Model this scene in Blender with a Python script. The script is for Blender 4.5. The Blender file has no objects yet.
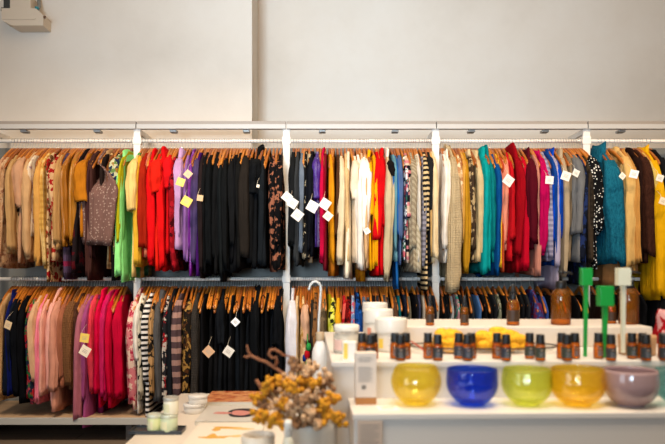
import bpy, bmesh, math, random
from mathutils import Vector, Matrix
R = math.radians
PI = math.pi
COL = bpy.context.scene.collection
F = 673.0          # focal length in pixels of the 665 px wide frame
CH = 1.12          # camera height
VX, VY = 324.0, 265.0

def W(px, py, d):
    """a point of the place seen at (px, py), d metres in front of the camera"""
    return Vector(((px - VX) / F * d, d, CH - (py - VY) / F * d))

# ---------------------------------------------------------------- colours
def lin(h):
    h = h.lstrip('#')
    out = []
    for i in (0, 2, 4):
        c = int(h[i:i + 2], 16) / 255
        out.append(c / 12.92 if c <= 0.04045 else ((c + 0.055) / 1.055) ** 2.4)
    return tuple(out)

def rgba(h):
    return (*lin(h), 1.0)

# ---------------------------------------------------------------- materials
MATS = {}
def new_mat(name):
    m = bpy.data.materials.new(name)
    m.use_nodes = True
    nt = m.node_tree
    b = nt.nodes['Principled BSDF']
    return m, nt, b

def bump(nt, b, height, strength, dist):
    n = nt.nodes.new('ShaderNodeBump')
    n.inputs['Strength'].default_value = strength
    n.inputs['Distance'].default_value = dist
    nt.links.new(height, n.inputs['Height'])
    nt.links.new(n.outputs[0], b.inputs['Normal'])
    return n

def coords(nt, scale=(1, 1, 1), rot=(0, 0, 0)):
    t = nt.nodes.new('ShaderNodeTexCoord')
    mp = nt.nodes.new('ShaderNodeMapping')
    mp.inputs['Scale'].default_value = scale
    mp.inputs['Rotation'].default_value = rot
    nt.links.new(t.outputs['Object'], mp.inputs['Vector'])
    return mp.outputs[0]

def noise(nt, vec, scale, detail=3, rough=0.55):
    n = nt.nodes.new('ShaderNodeTexNoise')
    n.inputs['Scale'].default_value = scale
    n.inputs['Detail'].default_value = detail
    n.inputs['Roughness'].default_value = rough
    if vec is not None:
        nt.links.new(vec, n.inputs['Vector'])
    return n

def ramp(nt, fac, stops, const=False):
    r = nt.nodes.new('ShaderNodeValToRGB')
    cr = r.color_ramp
    if const:
        cr.interpolation = 'CONSTANT'
    while len(cr.elements) < len(stops):
        cr.elements.new(0.5)
    for e, (p, c) in zip(cr.elements, stops):
        e.position = p
        e.color = c if len(c) == 4 else (*c, 1)
    nt.links.new(fac, r.inputs[0])
    return r.outputs[0]

def mix(nt, fac, a, b_):
    n = nt.nodes.new('ShaderNodeMix')
    n.data_type = 'RGBA'
    for sock, v in ((n.inputs[0], fac), (n.inputs[6], a), (n.inputs[7], b_)):
        if isinstance(v, (int, float)):
            sock.default_value = v
        elif isinstance(v, tuple):
            sock.default_value = v
        else:
            nt.links.new(v, sock)
    return n.outputs[2]

def math_(nt, op, a, b_=None):
    n = nt.nodes.new('ShaderNodeMath')
    n.operation = op
    for s, v in zip(n.inputs, (a, b_)):
        if v is None:
            continue
        if isinstance(v, (int, float)):
            s.default_value = v
        else:
            nt.links.new(v, s)
    return n.outputs[0]

def simple(name, col, rough=0.5, metal=0.0, bump_s=0, bump_scale=60, spec=0.5, var=0.0):
    key = ('s', name)
    if key in MATS:
        return MATS[key]
    m, nt, b = new_mat(name)
    c = rgba(col)
    b.inputs['Base Color'].default_value = c
    b.inputs['Roughness'].default_value = rough
    b.inputs['Metallic'].default_value = metal
    b.inputs['Specular IOR Level'].default_value = spec
    if bump_s or var:
        v = coords(nt)
        n = noise(nt, v, bump_scale, 4)
        if bump_s:
            bump(nt, b, n.outputs['Fac'], bump_s, 0.004)
        if var:
            lo = tuple(x * (1 - var) for x in c[:3]); hi = tuple(min(1, x * (1 + var)) for x in c[:3])
            nt.links.new(ramp(nt, n.outputs['Fac'], [(0.3, lo), (0.7, hi)]), b.inputs['Base Color'])
    MATS[key] = m
    return m

def fabric(col, pat='plain', col2=''):
    key = ('f', col, pat, col2)
    if key in MATS:
        return MATS[key]
    m, nt, b = new_mat('fabric_' + pat)
    def dye_(c):
        # photographed colour -> cloth albedo
        return tuple(0.90 * x ** 1.13 for x in lin(c)) + (1.0,)
    base = dye_(col)
    extra = [dye_(c) for c in col2.split(',')] if col2 not in ('', '-') else [base]
    b.inputs['Roughness'].default_value = 0.85
    b.inputs['Specular IOR Level'].default_value = 0.07
    v = coords(nt)
    # cloth: long vertical creases + fine weave
    crease = noise(nt, coords(nt, (30, 22, 3.2)), 1.0, 3, 0.6)
    weave = noise(nt, v, 260, 2)
    h = math_(nt, 'ADD', math_(nt, 'MULTIPLY', crease.outputs['Fac'], 1.0), math_(nt, 'MULTIPLY', weave.outputs['Fac'], 0.06))
    bs, bd = 0.8, 0.02
    # a slight unevenness of the dye
    dye = noise(nt, v, 14, 3)
    lo = tuple(x * 0.88 for x in base[:3]); hi = tuple(min(1, x * 1.10) for x in base[:3])
    c = ramp(nt, dye.outputs['Fac'], [(0.3, lo), (0.7, hi)])
    def wave(direction, scale, dist=0.6):
        w = nt.nodes.new('ShaderNodeTexWave')
        w.bands_direction = direction
        w.inputs['Scale'].default_value = scale
        w.inputs['Distortion'].default_value = dist
        nt.links.new(v, w.inputs['Vector'])
        return w.outputs['Fac']
    if pat == 'hstripe':
        f = ramp(nt, wave('Z', 9.5), [(0, (0, 0, 0, 1)), (0.5, (1, 1, 1, 1))], True)
        c = mix(nt, f, c, extra[0])
    elif pat == 'bigstripe':
        f = ramp(nt, wave('Z', 4.2), [(0, (0, 0, 0, 1)), (0.42, (1, 1, 1, 1))], True)
        c = mix(nt, f, c, extra[0])
        if len(extra) > 1:
            f2 = ramp(nt, wave('Z', 2.1), [(0, (0, 0, 0, 1)), (0.88, (1, 1, 1, 1))], True)
            c = mix(nt, f2, c, extra[1])
    elif pat == 'block':
        f = ramp(nt, wave('Z', 2.0, 0.2), [(0, (0, 0, 0, 1)), (0.5, (1, 1, 1, 1))], True)
        c = mix(nt, f, c, extra[0])
        if len(extra) > 1:
            f2 = ramp(nt, wave('Z', 4.6, 0.2), [(0, (0, 0, 0, 1)), (0.78, (1, 1, 1, 1))], True)
            c = mix(nt, f2, c, extra[1])
    elif pat == 'vstripe':
        f = ramp(nt, wave('DIAGONAL', 16, 0.3), [(0, (0, 0, 0, 1)), (0.6, (1, 1, 1, 1))], True)
        c = mix(nt, f, c, extra[0])
    elif pat == 'plaid':
        f1 = ramp(nt, wave('Z', 8.5, 0.2), [(0.45, (0, 0, 0, 1)), (0.7, (1, 1, 1, 1))])
        f2 = ramp(nt, wave('X', 14, 0.2), [(0.45, (0, 0, 0, 1)), (0.7, (1, 1, 1, 1))])
        f3 = ramp(nt, wave('Y', 9, 0.2), [(0.45, (0, 0, 0, 1)), (0.7, (1, 1, 1, 1))])
        c = mix(nt, math_(nt, 'MULTIPLY', f1, 0.55), c, extra[0])
        c = mix(nt, math_(nt, 'MULTIPLY', f2, 0.45), c, extra[0])
        c = mix(nt, math_(nt, 'MULTIPLY', f3, 0.45), c, extra[-1])
    elif pat == 'dots':
        vo = nt.nodes.new('ShaderNodeTexVoronoi')
        vo.inputs['Scale'].default_value = 55
        vo.inputs['Randomness'].default_value = 0.7
        nt.links.new(v, vo.inputs['Vector'])
        f = ramp(nt, vo.outputs['Distance'], [(0, (1, 1, 1, 1)), (0.30, (0, 0, 0, 1))], True)
        c = mix(nt, f, c, extra[0])
    elif pat == 'floral':
        for i, e in enumerate(extra):
            vo = nt.nodes.new('ShaderNodeTexVoronoi')
            vo.inputs['Scale'].default_value = (17, 23, 29)[i % 3]
            n2 = noise(nt, v, 40 + 9 * i, 2)
            vv = nt.nodes.new('ShaderNodeVectorMath'); vv.operation = 'SCALE'
            nt.links.new(n2.outputs['Color'], vv.inputs[0]); vv.inputs['Scale'].default_value = 0.045
            va = nt.nodes.new('ShaderNodeVectorMath'); va.operation = 'ADD'
            nt.links.new(v, va.inputs[0]); nt.links.new(vv.outputs[0], va.inputs[1])
            nt.links.new(va.outputs[0], vo.inputs['Vector'])
            f = ramp(nt, vo.outputs['Distance'], [(0, (1, 1, 1, 1)), (0.46 - 0.05 * i, (0, 0, 0, 1))], True)
            c = mix(nt, f, c, e)
    elif pat == 'blotch':
        for i, e in enumerate(extra):
            n2 = noise(nt, coords(nt, (1, 1, 0.8), (i, i, 0)), 24 + 8 * i, 4)
            f = ramp(nt, n2.outputs['Fac'], [(0, (0, 0, 0, 1)), (0.53 + 0.04 * i, (1, 1, 1, 1))], True)
            c = mix(nt, f, c, e)
    elif pat == 'knit':
        f = wave('Z', 30, 2.0)
        k2 = wave('X', 34, 2.0)
        h = math_(nt, 'ADD', h, math_(nt, 'MULTIPLY', math_(nt, 'MULTIPLY', f, k2), 0.35))
        c = mix(nt, math_(nt, 'MULTIPLY', math_(nt, 'MULTIPLY', f, k2), 0.5), c, extra[0])
        bs = 0.8
    elif pat == 'fur':
        n2 = noise(nt, coords(nt, (1, 1, 0.45)), 90, 5, 0.7)
        h = math_(nt, 'ADD', h, math_(nt, 'MULTIPLY', n2.outputs['Fac'], 0.9))
        c = mix(nt, ramp(nt, n2.outputs['Fac'], [(0.35, (0, 0, 0, 1)), (0.7, (1, 1, 1, 1))]), c, extra[0])
        bs, bd = 0.8, 0.02
    elif pat == 'satin':
        b.inputs['Roughness'].default_value = 0.38
        b.inputs['Specular IOR Level'].default_value = 0.5
    nt.links.new(c, b.inputs['Base Color'])
    bump(nt, b, h, bs, bd)
    MATS[key] = m
    return m

# ---------------------------------------------------------------- mesh collecting
class MB:
    def __init__(self):
        self.v, self.f, self.mi, self.sm = [], [], [], []
        self.mats = []
    def mat(self, m):
        if m not in self.mats:
            self.mats.append(m)
        return self.mats.index(m)
    def add(self, verts, faces, m=0, smooth=True):
        o = len(self.v)
        self.v += [tuple(p) for p in verts]
        for f in faces:
            self.f.append([i + o for i in f]); self.mi.append(m); self.sm.append(smooth)
    def box(self, lo, hi, m=0, bev=0.0, M=None):
        bm = bmesh.new()
        bmesh.ops.create_cube(bm, size=1)
        c = [(a + b) / 2 for a, b in zip(lo, hi)]; s = [abs(b - a) for a, b in zip(lo, hi)]
        for v in bm.verts:
            v.co = Vector((c[0] + v.co.x * s[0], c[1] + v.co.y * s[1], c[2] + v.co.z * s[2]))
        if bev:
            bmesh.ops.bevel(bm, geom=bm.edges[:], offset=bev, segments=2, affect='EDGES', profile=0.6)
        if M is not None:
            bmesh.ops.transform(bm, matrix=M, verts=bm.verts)
        bm.verts.index_update()
        self.add([v.co for v in bm.verts], [[v.index for v in f.verts] for f in bm.faces], m, False)
        bm.free()
    def tube(self, pts, r, m=0, n=8, cap=True):
        pts = [Vector(p) for p in pts]
        rs = r if isinstance(r, (list, tuple)) else [r] * len(pts)
        verts, faces = [], []
        up = None
        for i, p in enumerate(pts):
            d = (pts[min(i + 1, len(pts) - 1)] - pts[max(i - 1, 0)]).normalized()
            if up is None:
                up = Vector((0, 0, 1)) if abs(d.z) < 0.9 else Vector((1, 0, 0))
            a = d.cross(up)
            if a.length < 1e-5:
                a = d.cross(Vector((0.3, 1, 0.2)))
            a.normalize(); b = a.cross(d).normalized(); up = b
            for k in range(n):
                t = 2 * PI * k / n
                verts.append(p + (a * math.cos(t) + b * math.sin(t)) * rs[i])
        for i in range(len(pts) - 1):
            for k in range(n):
                k2 = (k + 1) % n
                faces.append([i * n + k, i * n + k2, (i + 1) * n + k2, (i + 1) * n + k])
        if cap:
            faces.append(list(range(n))); faces.append([(len(pts) - 1) * n + k for k in range(n)][::-1])
        self.add(verts, faces, m)
    def lathe(self, prof, m=0, n=32, c=(0, 0, 0), wob=None):
        """prof: list of (radius, z); closed at r == 0 ends"""
        verts, faces, idx = [], [], []
        for r, z in prof:
            if r < 1e-6:
                idx.append([len(verts)]); verts.append((c[0], c[1], c[2] + z))
            else:
                row = []
                for k in range(n):
                    t = 2 * PI * k / n
                    rr = r * (1 + (wob(t, z) if wob else 0))
                    row.append(len(verts)); verts.append((c[0] + rr * math.cos(t), c[1] + rr * math.sin(t), c[2] + z))
                idx.append(row)
        for a, b in zip(idx, idx[1:]):
            for k in range(n):
                k2 = (k + 1) % n
                if len(a) == 1 and len(b) == 1:
                    continue
                if len(a) == 1:
                    faces.append([a[0], b[k], b[k2]])
                elif len(b) == 1:
                    faces.append([a[k], a[k2], b[0]])
                else:
                    faces.append([a[k], a[k2], b[k2], b[k]])
        self.add(verts, faces, m)
    def rings(self, rings, m=0, cap0=True, cap1=True):
        n = len(rings[0]); verts = [p for r in rings for p in r]; faces = []
        for i in range(len(rings) - 1):
            for k in range(n):
                k2 = (k + 1) % n
                faces.append([i * n + k, i * n + k2, (i + 1) * n + k2, (i + 1) * n + k])
        if cap0: faces.append(list(range(n))[::-1])
        if cap1: faces.append([(len(rings) - 1) * n + k for k in range(n)])
        self.add(verts, faces, m)
    def mesh(self, name):
        me = bpy.data.meshes.new(name)
        me.from_pydata(self.v, [], self.f)
        for m in self.mats:
            me.materials.append(m)
        me.polygons.foreach_set('material_index', self.mi)
        me.polygons.foreach_set('use_smooth', self.sm)
        me.update()
        bm = bmesh.new(); bm.from_mesh(me)
        bmesh.ops.recalc_face_normals(bm, faces=bm.faces)
        bm.to_mesh(me); bm.free()
        return me
    def build(self, name, parent=None, mat=None, loc=None):
        if mat is not None and not self.mats:
            self.mats = [mat]
        return obj(name, self.mesh(name), parent, loc)

def obj(name, me, parent=None, loc=None):
    o = bpy.data.objects.new(name, me)
    COL.objects.link(o)
    if parent is not None:
        o.parent = parent
    if loc is not None:
        o.location = loc
    return o

def tag(o, label, cat, group=None):
    o['label'] = label; o['category'] = cat
    if group: o['group'] = group
    return o

def thing(name, label, cat, loc=(0, 0, 0), rz=0.0, group=None):
    o = bpy.data.objects.new(name, None)
    COL.objects.link(o)
    o.empty_display_size = 0.05
    o.location = loc; o.rotation_euler = (0, 0, rz)
    return tag(o, label, cat, group)

def struct(o):
    o['kind'] = 'structure'
    return o
# ---------------------------------------------------------------- clothes and hangers
RAIL_Y = 4.50
RAIL_Z = {'upper': 1.949, 'lower': 1.027}
FRONT = 4.27       # distance of the sleeves that face the camera
NECK = -0.052      # the hanger's neck below the rail

DROPS = (0.124, 0.138, 0.152)
HANGER_MESH = {}
def hanger_meshes(v):
    if v in HANGER_MESH:
        return HANGER_MESH[v]
    rng = random.Random(77 + v)
    half = 0.208
    drop = DROPS[v % 3] * (half / 0.215) ** 1.35
    bow = (0.0, 0.012, -0.012)[v % 3]
    wood, wire = MB(), MB()
    rings = []
    N = 26
    for i in range(N + 1):
        y = -half + 2 * half * i / N
        t = abs(y) / half
        z = NECK - 0.012 - drop * (t ** 1.35)
        x = bow * t * t
        th = 0.0075 + 0.0020 * t * t
        hh = 0.0140 + 0.004 * math.exp(-(t / 0.16) ** 2)
        if i in (0, N):
            th *= 0.55; hh *= 0.6
        rings.append([(x + th * math.copysign(abs(math.cos(a)) ** 0.7, math.cos(a)), y, z + hh * math.copysign(abs(math.sin(a)) ** 0.7, math.sin(a)))
                      for a in [2 * PI * k / 10 for k in range(10)]])
    wood.rings(rings)
    pts = [(0, 0.0, NECK - 0.012), (0, 0.0, NECK + 0.010)]
    r = 0.0165
    pts += [(0, 0.008, -0.030), (0, r, -0.012)]
    for k in range(0, 10):
        a = PI * k / 9
        pts.append((0, r * math.cos(a), r * math.sin(a)))
    pts.append((0, -r * 0.95, -0.012))
    wire.tube(pts, 0.0017, n=6)
    HANGER_MESH[v] = (wood.mesh('hanger_body'), wire.mesh('hanger_hook'))
    return HANGER_MESH[v]

WOODS = []
def make_hanger_mats():
    for i, c in enumerate(('A9601C', 'BE7424', '8F4C18', 'B0681E')):
        m, nt, b = new_mat('hanger_wood')
        v = coords(nt, (30, 4, 30))
        n = noise(nt, v, 3, 4)
        base = lin(c)
        nt.links.new(ramp(nt, n.outputs['Fac'], [(0.3, tuple(x * 0.8 for x in base)), (0.7, tuple(min(1, x * 1.15) for x in base))]), b.inputs['Base Color'])
        b.inputs['Roughness'].default_value = 0.38
        WOODS.append(m)

HMESH = {}
def make_hanger(x, rail, label, group, rng, yaw, v=None):
    v = rng.randrange(3) if v is None else v; w = rng.randrange(len(WOODS))
    if (v, w) not in HMESH:
        body, hook = hanger_meshes(v)
        bm_ = body.copy(); bm_.materials.clear(); bm_.materials.append(WOODS[w])
        if not hook.materials:
            hook.materials.append(simple('hook_steel', 'C9CBCB', 0.3, 0.9))
        HMESH[(v, w)] = (bm_, hook)
    me, hk = HMESH[(v, w)]
    root = thing('clothes_hanger', label, 'hanger', (x, RAIL_Y, RAIL_Z[rail]), yaw, group)
    obj('hanger_body', me, root); obj('hanger_hook', hk, root)
    return root

def sgn(v, p):
    return math.copysign(abs(v) ** p, v)

def body_bm(rng, L, sh, nk, drop, hem, th, fold, sway, thn=0.011, hemth=None, skew=0.0, twist=0.0):
    mb = MB(); n = 32; rings = []
    m = rng.choice((2, 3, 3, 4)); ph = rng.uniform(0, 6.28); dr = rng.uniform(-1.5, 1.5)
    ph2 = rng.uniform(0, 6.28)
    hemth = hemth or th * rng.uniform(1.0, 1.5)
    def ring(hw, ht, z, amp, sw, yoff=0.0, tw=0.0):
        ct, st = math.cos(tw), math.sin(tw)
        out = []
        for k in range(n):
            a = 2 * PI * k / n
            ca, sa = math.cos(a), math.sin(a)
            y = hw * sgn(ca, 0.85)
            x = ht * sgn(sa, 0.55)
            x += amp * math.sin(m * y / max(hw, .05) * 2.2 + ph + dr * z) + 0.35 * amp * math.sin(7.3 * y / max(hw, .05) + ph2)
            x, y = x * ct - y * st, x * st + y * ct
            x += sw
            zz = z + 0.10 * hw * st * ca
            out.append((x, y + yoff, zz))
        return out
    z0 = NECK - 0.004
    for i in range(6):
        t = i / 5
        hw = nk + (sh - nk) * t
        tt = hw / 0.215
        z = z0 + 0.014 - drop * (tt ** 1.35)
        if i == 5:
            z -= 0.012
        rings.append(ring(hw, 0.0135, z, fold * 0.05 * t, 0))
    zs = rings[-1][0][2]
    NL = 13
    for i in range(1, NL + 1):
        t = i / NL
        z = zs + (-L - zs) * t
        hw = sh + (hem - sh) * (t ** 1.1) - 0.012 * math.sin(PI * min(1, t * 1.6)) + 0.004 * math.sin(9 * t + ph)
        hw = max(hw, 0.04)
        e = max(0.0, 1 - t * 5)
        ht = th + (hemth - th) * t + (0.0135 - th) * e
        rings.append(ring(hw, ht, z - 0.0, fold * (0.15 + 0.85 * t), sway * t * t, skew * min(1.0, t * 3), twist * min(1.0, t * 3)))
    # uneven hem, then a turned-in lining
    last = rings[-1]
    last = [(x, y, z + 0.006 * math.sin(11 * y + ph) + rng.uniform(-0.002, 0.002)) for x, y, z in last]
    rings[-1] = last
    cx = sum(p[0] for p in last) / n; cy = sum(p[1] for p in last) / n
    for s, dz in ((0.86, 0.006), (0.7, 0.05)):
        rings.append([(cx + (x - cx) * s, cy + (y - cy) * s, z + dz) for x, y, z in last])
    mb.rings(rings, cap0=False)
    return mb

def sleeve_bm(rng, side, sh, zt, ze, rx, ry, sway, flare=0.0, out=0.014, cuff=False):
    out = rng.uniform(-0.012, 0.030)
    """a tube that hangs from the shoulder tip; side -1 faces the camera"""
    mb = MB(); n = 20; rings = []
    ph = [rng.uniform(0, 6.28) for _ in range(8)]
    NL = 17
    amp = rng.uniform(0.75, 1.25)
    wide = rng.uniform(0.30, 0.62)        # where the sleeve is fullest
    for i in range(NL + 1):
        t = i / NL
        z = zt + (ze - zt) * (t ** 1.05)
        y = side * (sh - 0.055 + (0.055 + out) * (1 - math.exp(-t * 7)) - 0.016 * t + 0.008 * math.sin(5 * t + ph[0]) * t)
        x = sway * t * t + 0.10 * rx * math.sin(4.5 * t + ph[1]) * min(1, t * 3)
        g = 0.58 + 0.42 * math.sin(min(1, t / 0.28) * PI / 2)
        bulge = 1 + 0.12 * math.exp(-((t - wide) / 0.2) ** 2) + 0.05 * math.sin(13 * t + ph[5])
        kx = rx * g * (1 + flare * t) * (1 - 0.12 * t) * bulge
        ky = ry * (0.40 + 0.60 * min(1, t * 5)) * (1 + flare * 0.6 * t) * (1 - 0.25 * t)
        if cuff and t > 0.9:
            kx *= 0.78; ky *= 0.8
        ring = []
        for k in range(n):
            a = 2 * PI * k / n
            rr = 1 + amp * min(1, 0.3 + t * 2.5) * (0.12 * math.sin(3 * a + ph[2] + 2.0 * t) + 0.12 * math.sin(5 * a + ph[3] - 1.6 * t) + 0.09 * math.sin(8 * a + ph[6] + 1.2 * t)) + 0.05 * math.sin(19 * t + 2 * a + ph[0])
            ring.append((x + kx * rr * sgn(math.cos(a), 0.75), y + ky * rr * sgn(math.sin(a), 0.9), z + (0.35 * rx * math.sin(a + ph[7]) + 0.25 * rx * math.cos(2 * a + ph[4])) * t ** 6))
        rings.append(ring)
    last = rings[-1]
    cx = sum(p[0] for p in last) / n; cy = sum(p[1] for p in last) / n
    for s, dz in ((0.82, 0.004), (0.6, 0.03)):
        rings.append([(cx + (p[0] - cx) * s, cy + (p[1] - cy) * s, p[2] + dz) for p in last])
    mb.rings(rings)
    return mb

def collar_bm(rng, nk, height, thick, lean):
    mb = MB(); n = 24; rings = []
    z0 = NECK - 0.034 - 0.6 * nk * 0.2
    ph = rng.uniform(0, 6.28)
    for (s, dz, tk) in ((1.08, -0.035, 1.0), (1.10, -0.01, 1.15), (1.0, height * 0.6, 1.0), (0.92, height, 0.85), (0.84, height * 0.97, 0.7), (0.82, height * 0.4, 0.6)):
        ring = []
        for k in range(n):
            a = 2 * PI * k / n
            ring.append((thick * tk * sgn(math.sin(a), 0.7) + lean * dz, nk * s * math.cos(a), z0 + dz + 0.010 * math.cos(2 * a + ph) * (dz > 0) - 0.028 * abs(math.cos(a)) ** 2 * (dz <= 0)))
        rings.append(ring)
    mb.rings(rings, cap0=False, cap1=False)
    return mb

def strap_bm(nk, zbot, s):
    mb = MB()
    y = s * (nk + 0.03)
    zt = NECK - 0.004 - 0.136 * (abs(y) / 0.215) ** 1.35 + 0.016
    pts = [(-0.013, y - s * 0.004, zbot), (-0.012, y, (zt + zbot) / 2), (-0.012, y, zt - 0.012), (0, y, zt), (0.012, y, zt - 0.012), (0.012, y, (zt + zbot) / 2), (0.013, y - s * 0.004, zbot)]
    mb.tube(pts, 0.0035, n=6)
    return mb

# (half width, hem half width, thickness factor ...) per kind
def make_garment(row, rail, used, rng):
    g = row
    x = (g['x'] - VX) / F * FRONT
    w = g['w'] / F * FRONT           # visible width in metres
    zrail = RAIL_Z[rail]
    zf = lambda y: CH - (y - VY) / F * FRONT - zrail     # local height of a pixel row at the front
    o = g['o']
    yaw = R(o.get('yaw', rng.uniform(-3.5, 3.5)))
    kind = g['kind']
    L = -zf(g['bot'])
    th = max(0.007, min(0.045, w * o.get('bt', 0.42)))
    if g['kind'] not in 'NTK': th = max(0.007, min(th, g['gap'] * 0.55))
    sh = o.get('sh', 0.216 + rng.uniform(-0.006, 0.006)); nk = o.get('nk', 0.126 + rng.uniform(-0.035, 0.03))
    hem = o.get('hem', sh + rng.uniform(0.0, 0.03))
    v = rng.randrange(3); g['v'] = v; drop = o.get('drop', DROPS[v])
    fold = o.get('fold', th * 0.45)
    sway = o.get('sway', rng.uniform(-0.012, 0.012))
    mat = fabric(g['col'], g['pat'], g['col2'])
    root = thing(g['name'], g['label'], g['cat'], (x, RAIL_Y, zrail), yaw, g.get('group'))
    if kind == 'T':                   # trousers or a skirt clipped or folded over the hanger
        nk = 0.12; sh = o.get('sh', 0.216)
        mb = body_bm(rng, L, sh, nk, drop, o.get('hem', 0.17), th, fold, sway, thn=0.012)
        mb.build('body', root, mat)
    elif kind == 'K':                 # straps
        zb = -0.30
        mb = body_bm(rng, L, sh - 0.03, 0.13, 0.27, hem, th, fold, sway)
        mb.build('body', root, mat)
        for s in (-1, 1):
            strap_bm(nk, -0.25, s).build('strap', root, mat)
    else:
        if kind in 'CH':
            nk = o.get('nk', 0.065)
        mb = body_bm(rng, L, sh, nk, drop, hem, th, fold, sway, skew=o.get('skew', 0), twist=R(o.get('twist', 0)))
        mb.build('body', root, mat)
        if kind in 'LSCH':
            ze = zf(g['sl'])
            smat = fabric(o['scol'], o.get('spat', 'plain'), o.get('scol2', '-')) if 'scol' in o else mat
            zt = NECK - drop * ((sh - 0.05) / 0.215) ** 1.35 + 0.004
            rx = w * 0.5
            ry = 0.050 if kind in 'LS' else 0.062
            for s in (-1, 1):
                sb = sleeve_bm(rng, s, sh, zt, ze if s < 0 else ze + rng.uniform(-0.03, 0.03), rx, ry, o.get('ssway', sway + rng.uniform(-0.014, 0.014)),
                               flare=o.get('flare', 0.25 if kind == 'S' else -0.05), cuff=(kind in 'L' and o.get('cuff', rng.random() < 0.4)))
                sb.build('sleeve', root, smat)
        if kind in 'CH' or o.get('collar'):
            ch = 0.8 * o.get('ch', 0.035 if kind != 'H' else 0.075)
            cmat = fabric(o['ccol'], o.get('cpat', 'plain'), '-') if 'ccol' in o else mat
            collar_bm(rng, nk + 0.012, ch, max(th * 1.15, 0.014), rng.uniform(-.3, .3)).build('collar', root, cmat)
    # swing tags
    for (tx, ty, ts, tc, rot) in o.get('tags', []):
        p = W(tx, ty, 4.135) - Vector((x, RAIL_Y, zrail))
        p = Matrix.Rotation(-yaw, 3, 'Z') @ p
        h = ts / F * 4.135 / 2
        mb = MB()
        a = R(rot)
        M = Matrix.Translation(p) @ Matrix.Rotation(rng.uniform(-.25, .25), 4, 'Z') @ Matrix.Rotation(a, 4, 'Y')
        mb.mats = [simple('tag_card_' + tc, tc, 0.6), simple('tag_string', 'D8CDB8', 0.8), simple('tag_print', 'A9A097', 0.7)]
        mb.box((-h, -0.0008, -h), (h, 0.0008, h), 0, 0.0004, M)
        for q in (0.25, -0.05, -0.3):
            mb.box((-h * 0.5, -0.0013, h * (q - .06)), (h * 0.5, -0.0007, h * (q + .03)), 2, 0, M)
        corner = M @ Vector((-h * 0.85, -0.0005, h * 0.85))
        t = mb.build('price_tag', root)
        sb = MB(); sb.tube([corner, corner + Vector((0.002, 0.02, 0.022)), corner + Vector((0.004, 0.075, 0.05))], 0.0009, 0, 5)
        sb.build('tag_string', t, simple('tag_string', 'D8CDB8', 0.8))
        t['label'] = 'yellow price tag' if tc in ('E8C95A', 'E3C860') else 'square white price tag' if tc[0] in 'EF' else 'tan price tag'
    return root

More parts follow.
